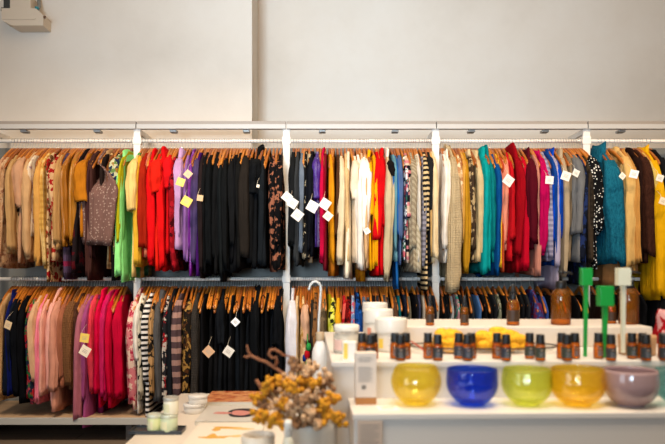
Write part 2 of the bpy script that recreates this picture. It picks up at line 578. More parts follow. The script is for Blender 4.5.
def parse(text, rail):
    rows = []
    for line in text.strip().splitlines():
        line = line.strip()
        if not line or line.startswith('#'):
            continue
        a, name, desc = [s.strip() for s in line.split('|')]
        p = a.split()
        x, w, bot = float(p[0]), float(p[1]), float(p[2])
        sl = None if p[4] == '-' else float(p[4])
        o = {}
        for kv in p[8:]:
            k, v = kv.split('=')
            try: o[k] = float(v)
            except ValueError:
                o[k] = v
        if 'tag' in o:
            o['tags'] = []
            for t in o['tag'].split(';'):
                q = t.split(',')
                o['tags'].append((float(q[0]), float(q[1]), float(q[2]), q[3], float(q[4]) if len(q) > 4 else 45.0))
        rows.append(dict(x=x, w=w, bot=bot, kind=p[3], sl=sl, col=p[5], pat=p[6], col2=p[7], o=o, name=name.replace(' ', '_').replace('-', '_'), cat=name, desc=desc, rail=rail))
    return rows
UPPER = '''
-4 8 255 L 240 C9A183 plain - | blouse | pale beige blouse cut off by the left edge
2 6 268 L 262 C6A07C blotch D4B594,A8785E | blouse | beige blouse with a faint mottled print
9 8 254 L 250 BE9A6B plain - | dress | khaki beige dress with long sleeves
14 5 250 N - C9AE85 floral 2A2222,C9AE85 hem=.22 | dress | cream lace dress with dark dots
19 9 262 S 206 C79D7E plain - flare=.3 | blouse | rosy beige blouse with wide short sleeves
26 9 260 L 257 CBA67C plain - | cardigan | tan cardigan with long straight sleeves
31 5 236 S 222 E0CDB4 blotch E8DCC8,B090A0 | blouse | cream blouse with a faint mauve print
36 8 266 L 261 D3A25B plain - | sweater | honey coloured sweater with long sleeves
42 6 268 L 266 D8B063 plaid B98538,EAD6A0 | shirt | straw yellow checked shirt
47 5 283 N - D9BE93 floral A32222,7A5A38 hem=.2 | dress | cream dress with red rose print
51 6 262 S 215 D2B088 floral C9A37A,A32222 | blouse | sand blouse with red dots and short sleeves
56 8 250 L 244 BF9763 plain - | blouse | camel blouse with long narrow sleeves
60 6 279 N - 4A4052 bigstripe 5A4A66,8A2C50 sh=.19 | sweater | grey purple striped sweater with plum bands
65 6 246 S 238 A8701F satin - fold=.016 | blouse | bronze satin blouse with ruffled front
70 8 246 L 243 B27A22 satin - fold=.018 | blouse | ochre satin blouse with gathered hem
76 7 272 N - 2A2024 floral 5A1620,2A2024 | dress | black dress with dark maroon roses
77 5 262 N - 231C1E plain - collar=1 ch=.04 nk=.08 | dress | black lace dress with a high neck
83 10 236 S 203 B9781F plain - flare=.35 | t-shirt | ochre tee with boxy short sleeves
87 6 262 L 258 4A2E30 plain - | blouse | dark plum brown blouse
91 7 280 L 276 4C302C plain - | cardigan | long dark brown cardigan
97 12 245 N - 7C5F58 dots A58F84 yaw=0 sh=.21 nk=.05 hem=.105 bt=.2 fold=.005 skew=-.24 twist=68 sway=0 | blouse | brownish mauve dotted blouse hanging wide and slanted
103 6 240 L 240 2E2320 plain - collar=1 ccol=B9976F | shirt | black brown shirt with a beige collar
106 9 268 N - C2925A plaid 4A3428,E9CFA0 sh=.10 hem=.13 | scarf | tan checked scarf hanging over a hanger
109 5 262 L 217 7A4A22 plain - | blouse | chestnut brown blouse
113 5 280 N - 1B1919 plain - | dress | plain black dress left of the floral blouse
116 9 255 S 200 C7C5A2 floral 2B3A5A,6E8A50,A07838 | blouse | cream blouse with green and navy leaves
118.5 5 256 N - 5C6C70 blotch 2B3138 | skirt | grey blue mottled skirt
122.5 7 282 L 276 9CEB96 plain - ssway=-.01 collar=1 | shirt | mint green long-sleeved shirt
127 4 245 L 243 B9B41E plain - | blouse | lime yellow blouse
131 9 277 S 212 E6C883 plain - scol=E6C883 flare=.3 | t-shirt | pale yellow tee with short sleeves
131.5 6 277 N - 2E9A44 satin - | dress | emerald satin dress under the yellow tee
136 8 266 L 264 E2B23C plain - | sweater | golden yellow sweater with long sleeves
142 8 256 S 247 A32A14 plain - scol=A32A14 | shirt | brick red shirt with long straight sleeve
144 5 258 N - C77C60 plain - | top | salmon pink top behind the brick red shirt
148 9 266 L 262 D8141C plain - collar=1 | shirt | scarlet shirt with a folded collar
155 11 270 S 192 E02A1A plain - flare=.45 | blouse | bright orange red blouse with flared short sleeves
160 7 271 L 268 D6161A plain - collar=1 ch=.05 | sweater | red polo neck sweater
166 8 254 S 187 D81A20 plain - flare=.25 | t-shirt | crimson tee with a cap sleeve
171 6 271 L 262 8E1420 floral 4A0A14,B02030 | dress | dark red dress with a black leaf print
178 10 250 S 236 C19CC4 plain - flare=-.2 collar=1 ch=.04 tag=180.5,182,8,E3C860,20 | blouse | pale lilac draped blouse with a pointed side
184 6 262 L 260 9A6FAE plain - | blouse | mid lilac blouse with long sleeves
188 5 276 L 250 7A1E92 satin - collar=1 tag=186.5,201.5,9.5,E8C95A,30 | blouse | violet satin blouse with a yellow tag
194 9 265 L 263 564870 plain - tag=188,174,7,D2B48C,40 | cardigan | slate purple cardigan with long sleeves
196.5 6 276 N - 4A1A6A plain - | skirt | deep violet skirt below the slate purple cardigan
199.5 5 278 L 272 2E2324 plain - tag=200,198,6,D2AE82,8 | blouse | black brown blouse with a tan tag
204 7 274 L 270 17181A plain - | top | black long-sleeved top beside the black brown blouse
209 7 262 L 264 14171A plain - | top | black narrow top, second black one after the purples
214 9 275 L 258 191A1C plain - | dress | black flared dress, third black one after the purples
219.5 6 282 L 276 1C2022 plain - | cardigan | long charcoal black cardigan with a hanging strap end
224 7 270 L 268 16181A plain - | top | black top, fifth black one after the purples
229 7 272 L 245 1A1B1D plain - | jacket | black jacket, sixth black one after the purples
234 6 270 L 262 15161A plain - | top | black top, seventh black one after the purples
239 6 268 L 242 191919 plain - | blouse | black blouse, eighth black one after the purples
244 10 257 S 256 2C2723 plain - flare=.25 | dress | brownish black dress with a flared side
250 8 262 L 262 1A1B1D plain - | sweater | black sweater left of the hooded black jacket
257 12 268 H 194 17191C plain - ch=.07 flare=.1 | jacket | black hooded jacket with a wide open cuff
263 8 265 L 264 1E2328 plain - tag=258,186,3,E8DCC8,10 | coat | blue black coat right of the hooded jacket
271 9 271 L 250 141315 blotch 9A6650 | dress | black dress with peach lace patches
279 9 270 L 244 151416 blotch 141315,9E6A52 | dress | black dress with small peach lace sprays beside the post
292 9 247 L 244 1E2022 plain - tag=287,197,9,E2DED6,40;292.5,203,9.5,E2DED6,32 | jacket | black jacket with two white tags, right of the post
297.5 6 266 L 262 3A3D40 plain - tag=297.5,215,10,E2DED6,38 | sweater | dark charcoal sweater with a low white tag
301.5 6 252 L 250 6F7A88 plain - | sweater | grey blue sweater with narrow sleeves
306 9 259 N - 1C1B1C blotch 1C1B1C,B8A88C | vest | black vest edged with wavy cream piping
308.5 6 262 L 240 C8B496 knit A8906A sh=.18 | blouse | cream ribbed blouse behind the black vest
312.5 7 257 L 252 171A22 plain - tag=312.5,206.5,10.5,EFE6DC,30 | jacket | navy black jacket with a big cream tag
318 8 247 S 200 4C2A86 satin - flare=.1 tag=325,204,10,E2DED6,35 | blouse | purple satin blouse with short sleeves
316.5 7 247 N - 8E7EA8 dots 3A2A60,E8E0F0 hem=.2 | dress | lavender dress dotted with dark purple
322.5 5 263 L 260 C01046 plain - collar=1 ch=.04 | blouse | raspberry blouse with long sleeves
325.5 5 270 N - 7A1A2A plain - tag=328,216,8,EEDDC8,40 | dress | maroon dress with a pale tag
329.5 6 264 L 262 D8951C plain - | sweater | mustard sweater with long sleeves
334.5 8 276 N - A8691C plain - | dress | long ochre brown dress
338 4 240 L 236 5A3A22 plain - | blouse | dark tan blouse beside the ochre dress
342 8 264 L 262 E2CFAE plain - | cardigan | cream cardigan left of the long ivory dress
346 5 262 L 236 D9BB8C plain - | blouse | light tan blouse with a cream edge
349.5 6 279 N - EFE3CC plain - | dress | long ivory dress
354 9 262 S 200 EFDDC4 plain - flare=.3 | blouse | pale peach blouse with a gathered sleeve
358 8 270 L 268 F0E8DE plain - | blouse | white long-sleeved blouse with soft folds
365 11 232 S 229 F4EEE6 plain - flare=.35 tag=367,231,6,E8DCD0,60 | shirt | white shirt with wide elbow sleeves
362 6 270 N - DDB695 plain - | dress | blush tan dress below the white shirt
366.5 5 268 L 262 D6B083 plain - | blouse | sandy blouse behind the white shirt
361 7 281 N - D28C1C fur 9A6414 sh=.10 hem=.13 | scarf | orange brown fuzzy scarf with a round end
371 8 270 S 216 F0B412 plain - flare=.15 collar=1 | shirt | bright yellow shirt with straight short sleeves
374 5 268 L 266 E8A812 plain - | sweater | amber yellow sweater beside the red dress
378 10 276 L 240 D0101A plain - | dress | bright red dress with long sleeves
383 8 274 S 226 CE1018 plain - flare=.1 collar=1 | shirt | red shirt with half sleeves
389 9 281 L 279 C8B795 plain - collar=1 ccol=F0E6D6 ch=.045 | dress | stone beige dress with a white collar
390.5 6 240 S 176 201C1C plain - flare=.2 | vest | black cropped vest over the beige dress
394 5 262 L 250 6E9AA6 plain - | shirt | pale teal shirt with thin sleeves
397.5 7 290 S 234 2368AA plain - flare=.4 | tunic | bright blue tunic with pointed sleeve
402 7 264 L 238 5A6F96 plain - | shirt | slate blue shirt with long tails
404.5 4 262 L 230 3A3F5A floral C86A78,E8E8E8,3A7A5A | blouse | navy blouse with pink and green blocks
408 7 262 S 217 E2C6B2 block 22202A,D88A90 flare=.05 | sweater | cream and black colour-block sweater sleeve
413 10 272 L 250 9A8B74 vstripe B0A48C | dress | taupe pleated dress with pale stripes
418 9 272 N - C6BBA4 vstripe AFA48C bt=.5 | skirt | pale beige pleated skirt with a plain hem band
420.5 5 262 L 232 DCD4C8 plain - | shirt | off-white shirt with a crisp cuff
424 5 266 L 264 9C97A0 hstripe 77727A | shirt | grey pinstriped shirt
427.5 5 290 S 230 2A2624 hstripe D9BF92 | sweater | black sweater with narrow cream stripes
432 9 262 S 210 2A2A2A plain - flare=.3 | t-shirt | black tee with a flared short sleeve
433.5 7 258 L 256 D8AE70 plain - | sweater | sandy beige sweater behind the black tee
439 6 264 L 258 E6CFA6 plain - | cardigan | cream cardigan hanging across the post
443 9 262 L 248 EDE5DA plain - | cardigan | white knitted cardigan with thick sleeves
449 5 260 L 237 EFE3D2 plain - collar=1 | blouse | ivory blouse with a narrow sleeve
455 10 292 L 292 CDB894 knit B39A70 collar=1 ch=.075 nk=.05 flare=.5 cuff=1 | sweater | oatmeal roll-neck sweater with very long sleeve
461.5 7 246 L 243 D0AE80 floral B98A60,E2CFAE | blouse | beige lace blouse with embroidered buttons
466 5 244 L 240 D2A050 plain - | blouse | light ochre blouse with narrow sleeves
469 7 274 L 272 B98A24 plain - | cardigan | mustard brown cardigan reaching low
474 6 262 L 250 4A3A2C blotch B8A078 collar=1 ch=.03 ccol=D8BE94 | jacket | dark brown mottled jacket with a cream edge
479 8 262 L 258 CDB68C plain - collar=1 | jacket | stone coloured jacket with folded collar
486 10 273 L 272 0C9C9C plain - collar=1 ch=.05 | cardigan | turquoise cardigan with long sleeves
491.5 6 262 L 250 0A7C80 plain - collar=1 ch=.06 | sweater | dark teal sweater behind the turquoise one
496.5 7 275 L 274 0C5590 plain - | sweater | deep blue sweater with long sleeves
501 6 270 L 268 F0C22A plain - flare=.1 | sweater | sunny yellow sweater with a turned cuff
503.5 5 273 N - B5502E plain - | dress | rust orange dress behind the yellow sweater
508 11 250 L 245 E89A80 plain - tag=508.5,180.5,10,E2DED6,35 | cardigan | salmon pink cardigan with a white tag
513 6 262 L 240 C41C28 plain - | sweater | strawberry red sweater with narrow sleeves
518.5 9 272 L 256 9A0A1C plain - collar=1 ch=.075 | cardigan | dark red cardigan with a high collar
525.5 8 270 S 268 BE0C2E plain - flare=.15 | dress | carmine red dress with straight sleeves
534 11 250 L 243 5C1022 plain - collar=1 ch=.05 | coat | burgundy coat with a broad shoulder
538 5 275 L 276 C58A78 plain - | blouse | dusty peach blouse showing below the burgundy coat
544.5 9 256 L 253 B60A58 plain - collar=1 | cardigan | magenta cardigan with smooth sleeves
549.5 6 262 L 260 A7A2B8 hstripe 8A86A0 tag=549.5,180,8,E2DED6,5 | shirt | lilac grey striped shirt
552.5 5 266 L 258 1A4890 plain - collar=1 | sweater | mid blue sweater next to the cobalt jacket
559.5 11 244 S 241 0F50C0 plain - flare=.35 collar=1 ch=.05 | jacket | cobalt blue jacket with a wide sleeve
557 6 290 L 266 B0A8BE plain - | blouse | pale lavender blouse under the cobalt jacket
567 7 276 L 274 B2A086 plain - collar=1 tag=566,176,9,E2DED6,20 | coat | sand coloured coat with a white tag
573 6 262 L 250 8C7A62 plain - | coat | tan wool coat left of the grey one
578.5 10 262 S 233 77787A plain - flare=.25 | coat | mid grey coat with a bell sleeve
584 8 285 L 262 1B2132 blotch 2A3A68 tag=576,173,7,E2DED6,25 | coat | navy coat with a faint blue pattern
589 6 282 L 262 3A322A plaid 1E1A18,5A4C3C | jacket | brown black checked jacket
598 13 270 S 232 17171A dots E8E8E4 flare=.2 | coat | black coat dotted with white
612 18 264 H 262 155E78 fur 2A86A0 ch=.09 nk=.075 bt=.36 | coat | teal fuzzy coat with a big collar
629 13 270 C 268 DDB878 plain - collar=1 ch=.05 tag=622.5,176,6,F0E6D8,40 | coat | pale camel coat with long sleeves
635 7 274 C 262 C89654 plain - tag=634,174,8,EFECEC,15 | coat | amber brown coat with a dangling white tag
619 16 287 N - 96704A plain - hem=.17 bt=.48 | skirt | tan suede skirt showing below the teal coat
637 12 274 N - A88052 plain - hem=.17 bt=.48 | skirt | light tan skirt showing below the camel coats
641 9 262 L 258 2E1C18 plain - collar=1 ch=.05 | coat | blackish brown coat beside the brown wool one
648 12 262 C 254 56362A fur 3E241C | coat | brown wool coat with thick sleeves
653 7 250 L 246 D8C070 plain - | blouse | pale yellow blouse left of the yellow raincoat
659 12 300 C 297 E6B418 plain - collar=1 ch=.07 fold=.02 tag=660,178,7,E2DED6,20 | coat | bright yellow raincoat with a tall collar
667 9 320 C 318 1C1E22 plain - tag=663,201,7,E8D8C0,20 | coat | black coat cut off by the right edge
'''
LOWER = '''
-4 7 395 L 392 3A4A50 plain - | shirt | dark grey green shirt cut off by the left edge
1 5 402 L 398 C6A277 plain - | cardigan | beige cardigan at the left edge
5 5 396 L 395 18246A plain - collar=1 | shirt | royal navy shirt with a folded collar
9.5 7 396 L 396 1C2436 hstripe 1C2436 tag=8,325,8,E2C8A0,20 | jacket | navy jacket with a cream tag
15 8 397 L 395 14171E plain - | jacket | black navy jacket with long sleeves
21 7 404 L 402 12141A plain - | dress | black dress beside the bright floral one
27.5 8 404 L 400 2E3A50 floral B42838,3E7A4A,C05060 | dress | navy dress with red flowers and green leaves
33.5 7 384 L 382 DDB795 plain - | blouse | light peach blouse with long sleeves
38 6 404 L 402 EE8CA4 satin - ssway=-.012 | blouse | candy pink satin blouse
43 6 396 L 394 EDB4A6 plain - | cardigan | pale salmon cardigan beside the candy pink satin
48 8 406 L 388 EDB6AC plain - collar=1 nk=.05 | dress | powder pink dress with long soft folds
53.5 9 412 L 390 D69C88 plain - | blouse | dusky salmon blouse with wide sleeves
60 7 388 L 380 A86E56 plain - | sweater | rosy brown sweater
69 11 389 L 384 8A6344 knit 6A4830 nk=.06 | sweater | chunky brown knitted sweater
75 6 400 L 396 6E4C3C fur 4A3028 | jacket | dark brown fuzzy jacket behind the chunky knit
82 9 424 L 420 B27080 plain - ssway=-.02 tag=84.5,338,9,E8C95A,8;85,351,10,EFE2D0,30 | cardigan | dusty mauve cardigan with two tags and trailing sleeve
87 5 428 L 400 A8568C plain - | blouse | orchid purple blouse
91.5 7 394 L 391 E24C60 plain - | shirt | coral pink shirt with a pale print
96 7 407 L 392 D80E4C plain - collar=1 ch=.05 | blouse | ruby pink blouse with a standing collar
100.5 6 400 L 394 D8166C plain - | blouse | fuchsia blouse with long sleeves
92 7 428 N - 8A3264 plain - sh=.10 hem=.10 | scarf | long plum purple scarf trailing to the shelf
105 6 400 L 396 C42A68 plain - collar=1 | sweater | rose red sweater with a thin neck
109.5 8 408 L 398 C80A40 plain - nk=.06 | dress | cherry red dress reaching low
116 9 398 L 396 C00A3E plain - nk=.12 | sweater | dark cherry sweater at the end of the pinks
129.5 10 410 L 404 CF7F86 blotch E2C8B8,B03050 nk=.05 collar=1 | kimono | rose pink kimono jacket with white flowers
136.5 6 414 S 360 E6E2DA plain - flare=.2 | shirt | white shirt with half sleeves beside the post
140 5 400 L 396 D5CFBE blotch 20221E | blouse | white blouse with a black brushstroke print
147 9 420 S 382 E6E3E2 hstripe 2A2A2E flare=0 | sweater | white sweater with bold black stripes
152 5 400 L 396 B89468 blotch 2A2420 | blouse | tan blouse with black marks
158 8 402 L 400 5A5A5C plain - collar=1 | cardigan | mid grey cardigan with a folded collar
164 6 402 L 400 2A2A30 blotch C0B8B0,A02028 | blouse | black blouse with white and red specks
168.5 7 404 L 400 1E2228 plain - nk=.05 | dress | blue black dress left of the feather print
178 9 404 L 398 A88880 bigstripe 5A484C | dress | taupe pink dress with black feather bands
186.5 10 404 L 400 241E1A blotch A8844A,5A3A22 | dress | black dress with gold leaf print
195 8 408 L 404 46423F knit 2C2A29 | cardigan | charcoal knitted cardigan
203 8 412 N - 16161A plain - tag=208.5,351.5,9.5,D2A882,45 | dress | black dress with a tan diamond tag
209 7 410 K - 141518 plain - | dress | black strappy dress beside the tan tag
214 7 412 K - 17181C plain - | camisole | black camisole with bare hanger tips
219.5 8 410 L 344 1C2026 plain - nk=.06 | blouse | black blouse with a pale edged sleeve
226 7 412 K - 13151A plain - tag=228.5,351.5,9.5,E2DED6,35 | dress | black dress with a white diamond tag
231 7 412 N - 15171C plain - | dress | black sleeveless dress, second after the diamond tag
236 7 412 K - 1A2028 plain - tag=235.5,322,7,E8ECF2,45 | dress | black dress with a small bluish tag
241 7 412 N - 14161A plain - | dress | black sleeveless dress, right of the small bluish tag
246 7 412 K - 181C22 plain - | dress | black strappy dress, third right of the bluish tag
251 7 412 N - 15171A plain - | dress | black dress with a narrow neck before the hooded one
256 8 412 L 400 15181C plain - nk=.05 collar=1 ch=.06 | jacket | black zipped jacket with a high collar
262 7 412 K - 16181E plain - | dress | black strappy dress after the zipped jacket
267 7 412 N - 131418 plain - | dress | black sleeveless dress, second after the zipped jacket
272 7 412 K - 171B22 plain - | dress | black strappy dress, third after the zipped jacket
277 7 412 S 345 14171C plain - | t-shirt | black short-sleeved tee near the post
283 8 412 L 400 15161A plain - nk=.06 collar=1 | dress | black dress with sleeves, beside the white post
291.5 11 420 L 400 DCDCE6 plain - nk=.05 | shirt | long white shirt right of the post
297.5 6 410 L 396 D4BC98 plain - | blouse | cream blouse beside the long white shirt
302 6 410 L 396 C8A478 floral A88238,E0C8A0 | blouse | beige blouse with gold embroidery
306.5 7 400 S 340 DDB498 plain - flare=.3 tassel=1 | blouse | peach blouse with a bright pompom tassel
311 6 400 L 396 35332F plain - | blouse | dark olive grey blouse
315.5 6 400 L 396 8A6440 blotch 4A3628 | blouse | brown blouse behind the white hook
320 7 400 L 396 7A6A54 plain - | cardigan | khaki taupe cardigan behind the hook
325 7 400 L 396 554A38 blotch 7A6A50 | shirt | dark khaki shirt with faint print
329 6 400 L 396 9A8E14 plain - | blouse | olive yellow blouse
334 9 400 L 390 D2D444 floral 2A3020,E8E478 | blouse | lime yellow blouse with black brush marks
339.5 6 400 L 396 E0AC26 plain - | sweater | saffron yellow sweater
344 6 400 L 396 B01E2C floral D86A60 | shirt | red shirt with pale specks
349.5 9 400 L 396 7E1416 blotch 141012,C0302A | shirt | dark red and black patterned shirt
354.5 5 400 L 396 A8B8CC floral C06080,6A88B8 | blouse | pale blue blouse with pink flowers
358.5 8 400 L 396 1A4E98 blotch 10203C,2E70C0 | blouse | electric blue blouse with black blotches
364 7 400 L 396 5A6E88 plain - | shirt | faded blue denim shirt behind the jars
369.5 7 400 L 396 2A3440 blotch 4A5866 | shirt | dark patterned denim shirt behind the jars
375 7 400 T - 1B1D22 plain - | jeans | black jeans behind the front white jar
380 7 400 T - 30363E plain - | jeans | charcoal jeans behind the front white jar
385 7 400 L 396 4A4A4E plain - | shirt | smoky grey shirt left of the teal sleeve
390 8 400 L 396 4C443E blotch 2A2624,6E6258 | blouse | grey brown patterned blouse
395.5 7 400 L 396 5A4234 plain - | blouse | brown blouse beside the teal trousers
400.5 7 400 T - 08626E plain - ssway=.02 sway=.03 | trousers | teal trousers hanging at a slant
405.5 6 400 T - 1A2436 plain - sway=.03 | trousers | navy trousers beside the teal ones
410.5 9 400 T - 6E685A plain - sway=.03 | trousers | khaki grey trousers
417 8 400 T - 191A20 plain - | trousers | black trousers left of the bottle with a dropper
422 6 400 T - 3A3F58 plain - | trousers | dusky blue trousers
426.5 7 400 T - A89E92 plain - | trousers | light stone grey trousers behind the small brown bottle
432 7 400 T - 3A444A plain - sway=.02 | trousers | dark slate trousers left of the post
441 7 400 T - 1E2630 plain - | trousers | blue black trousers right of the post
446 7 400 T - 15171A plain - | trousers | black trousers, second right of the post
450.5 6 400 T - 17191E plain - | trousers | black trousers, third right of the post
455 8 400 T - A3A5A6 plain - | trousers | light grey trousers
459.5 5 400 T - B88890 blotch 2E9A8C,D8C0C0 | skirt | pink and mint patterned skirt
463 6 400 T - 22262C plain - | jeans | black jeans behind the second amber bottle
468.5 8 400 T - 2E3E52 plain - | jeans | dark blue jeans
474.5 7 400 T - 30343A plain - | jeans | charcoal blue jeans
480.5 7 400 T - 4A6E9E plain - nk=.06 | jeans | bright mid blue jeans
486 7 400 T - 17181B plain - | trousers | black trousers, first after the blue jeans
491 7 400 T - 141518 plain - | trousers | black trousers, second after the blue jeans
496 7 400 T - 25272B plain - | trousers | soft black trousers, third after the blue jeans
502 9 400 T - 8A8C78 blotch 4A5044,B0B0A0 | trousers | grey green camouflage trousers
508 7 400 T - 17181B plain - | trousers | black trousers left of the large dropper bottle
514 8 400 T - 2A2420 plain - | trousers | dark brown trousers behind the large dropper bottle
520.5 6 400 T - B98E58 plain - | trousers | tan beige trousers
526 8 400 T - 1A1C20 plain - | trousers | black trousers right of the tan pair
532 8 400 T - 2C2E33 plain - | trousers | dark grey trousers left of the tie-dye
541 11 400 L 398 3A3F78 blotch 6A2A4A,4A66A8 nk=.06 | shirt | blue and purple tie-dye shirt
549 10 400 T - 3A559A plain - | jeans | vivid blue jeans beside the tie-dye
557 8 400 T - 1A1C22 plain - | trousers | black trousers behind the pump bottle
563 7 400 T - 20242A plain - | trousers | charcoal trousers behind the pump bottle
571 10 400 T - 5E6238 plain - | trousers | olive green trousers
580 9 400 T - 15161A plain - | trousers | black trousers left of the post on the right
593 10 400 T - 1C1712 plain - | skirt | dark chocolate skirt behind the green sticks
603 11 400 T - 2A1A14 plain - | skirt | dark brown leather look skirt behind the green sticks
614 11 400 T - 1A1516 plain - | skirt | black brown skirt between the green and cream sticks
626 11 400 T - 1F1612 plain - | skirt | dark umber skirt behind the cream stick
637 11 400 T - 17140F plain - | skirt | black skirt left of the red pouch
650 12 400 T - 14151A plain - | skirt | black skirt above the red pouch
662 12 400 T - 15181E plain - | skirt | navy black skirt at the right edge
'''
# ================================================================ THE ROOM
def wall_mat(name, c1, c2, c3):
    m, nt, b = new_mat(name)
    v = coords(nt)
    n1 = noise(nt, v, 0.9, 5, 0.6)
    n2 = noise(nt, v, 7, 5, 0.65)
    c = ramp(nt, n1.outputs['Fac'], [(0.32, rgba(c1)), (0.5, rgba(c2)), (0.68, rgba(c3))])
    c = mix(nt, math_(nt, 'MULTIPLY', ramp(nt, n2.outputs['Fac'], [(0.5, (0, 0, 0, 1)), (0.75, (1, 1, 1, 1))]), 0.18), c, rgba(c1))
    nt.links.new(c, b.inputs['Base Color'])
    b.inputs['Roughness'].default_value = 0.9
    b.inputs['Specular IOR Level'].default_value = 0.2
    bump(nt, b, n2.outputs['Fac'], 0.25, 0.01)
    return m

WALL = wall_mat('plaster_cream', 'DACFC1', 'E3D9CC', 'E7DFD4')
GREY = wall_mat('paint_grey', '7E7F7C', '888986', '8E8F8B')
WHITE_METAL = simple('rack_white', 'EDE6DC', 0.45, 0, 0.05, 40)

EDGE_X = (252 - VX) / F * 4.82
mb = MB(); mb.box((-4.2, 4.82, 0), (EDGE_X, 5.5, 3.6)); struct(mb.build('wall_back', None, WALL))
mb = MB(); mb.box((EDGE_X, 5.26, 0), (4.6, 5.6, 3.6)); struct(mb.build('wall_back_recess', None, WALL))
mb = MB(); mb.box((-4.2, 4.805, 0), (EDGE_X, 4.82, 1.955), 0, 0.002); struct(mb.build('trim_1', None, GREY))
mb = MB(); mb.box((EDGE_X, 4.805, 0), (4.6, 5.26, 1.955), 0, 0.002); struct(mb.build('trim_2', None, GREY))

# floor: dark worn boards
m, nt, b = new_mat('floor_boards')
v = coords(nt)
br = nt.nodes.new('ShaderNodeTexBrick')
br.inputs['Scale'].default_value = 1.0
br.inputs['Mortar Size'].default_value = 0.004
br.inputs['Brick Width'].default_value = 1.6
br.inputs['Row Height'].default_value = 0.14
br.inputs['Color1'].default_value = rgba('6E6054'); br.inputs['Color2'].default_value = rgba('85776A'); br.inputs['Mortar'].default_value = rgba('1A1613')
nt.links.new(v, br.inputs['Vector'])
gn = noise(nt, coords(nt, (2, 26, 2)), 3, 5, 0.65)
nt.links.new(mix(nt, math_(nt, 'MULTIPLY', gn.outputs['Fac'], 0.7), br.outputs['Color'], rgba('4A3E34')), b.inputs['Base Color'])
b.inputs['Roughness'].default_value = 0.55
bump(nt, b, gn.outputs['Fac'], 0.2, 0.004)
mb = MB(); mb.box((-4.2, -3.0, -0.1), (4.6, 5.6, 0)); struct(mb.build('floor', None, m))

# wall unit, top left
t = thing('wall_unit', 'cream boxy unit fixed high on the wall at the top left', 'wall unit', W(22, 14, 4.69))
um = simple('unit_cream', 'D9C9B4', 0.5); dk = simple('unit_dark', '3A3A36', 0.5); tealm = simple('unit_teal', '2A8A96', 0.5)
mb = MB(); s = 4.5 / F
pf = [(-21, 5.5), (15, 5.5), (23, -2), (22.5, -12.5), (-10, -12.5), (-20, -7)]
verts = [(x * s, -0.01, z * s) for x, z in pf] + [(x * s, 0.128, z * s) for x, z in pf]
n = len(pf)
mb.add(verts, [list(range(n)), list(range(n, 2 * n))[::-1]] + [[i, (i + 1) % n, (i + 1) % n + n, i + n] for i in range(n)], 0, False)
# recessed lower lip of the housing
pf2 = [(-19.5, -6.5), (14, -6.5), (15, -5), (-20.5, -5)]
verts = [(x * s, -0.016, z * s) for x, z in pf2] + [(x * s, 0.0, z * s) for x, z in pf2]
mb.add(verts, [[0, 1, 2, 3], [7, 6, 5, 4], [0, 1, 5, 4], [1, 2, 6, 5], [2, 3, 7, 6], [3, 0, 4, 7]], 0, False)
mb.build('housing', t, um)
mb = MB(); mb.box((-13 * s, 0.0, 5.3 * s), (9 * s, 0.12, 19 * s), 0, 0.01); mb.build('upper_box', t, um)
mb = MB(); mb.box((-22 * s, 0.03, 6 * s), (-14 * s, 0.12, 19 * s), 0, 0.012); mb.box((-26 * s, 0.05, 6 * s), (-21 * s, 0.128, 10 * s), 0, 0.005); mb.build('bracket', t, dk)
mb = MB(); mb.tube([(12 * s, 0.05, 6 * s), (13 * s, 0.08, 13 * s), (11 * s, 0.1, 22 * s)], 0.012); mb.build('cable', t, simple('cable_grey', '8A8A84', 0.6))
mb = MB(); mb.lathe([(0, 0), (.012, 0), (.014, .006), (.012, .016), (0, .018)], n=14, c=(15.5 * s, 0.0, 5.0 * s)); mb.build('plug', t, tealm)
mb = MB(); mb.lathe([(0, 0), (.010, 0), (.012, .008), (.009, .016), (0, .018)], n=14, c=(23.3 * s, 0.0, -4.5 * s)); mb.build('knob', t, simple('knob_brown', '6A4A30', 0.5))

# ================================================================ THE RACK
POST_X = [(p - VX) / F * RAIL_Y for p in (-12, 137.5, 286.5, 435.5, 586, 735)]
SH_Z = CH + (VY - 123.5) / F * 4.44
rack = thing('clothes_rack', 'white wall-fixed clothes rack with slim posts, two rails and a shelf', 'clothes rack', (0, RAIL_Y, 0))
ry = RAIL_Y
post_me = None
for x in POST_X:
    mb = MB()
    mb.box((-0.023, -0.014, 0.0), (0.023, 0.016, SH_Z - 0.014), 0, 0.003)
    mb.box((-0.028, -0.019, 1.925), (0.028, 0.019, 1.975), 0, 0.004)
    mb.box((-0.028, -0.019, 1.003), (0.028, 0.019, 1.05), 0, 0.004)
    p = mb.build('post', rack, WHITE_METAL, (x, 0, 0))
    mb = MB()
    mb.box((-0.010, 0.0, SH_Z - 0.055), (0.010, 0.305, SH_Z - 0.018), 0, 0.003)
    mb.tube([(0, 0.0, 1.955), (0, 0.12, SH_Z - 0.09), (0, 0.30, SH_Z - 0.04)], 0.009)
    mb.build('bracket', rack, WHITE_METAL, (x, 0, 0))
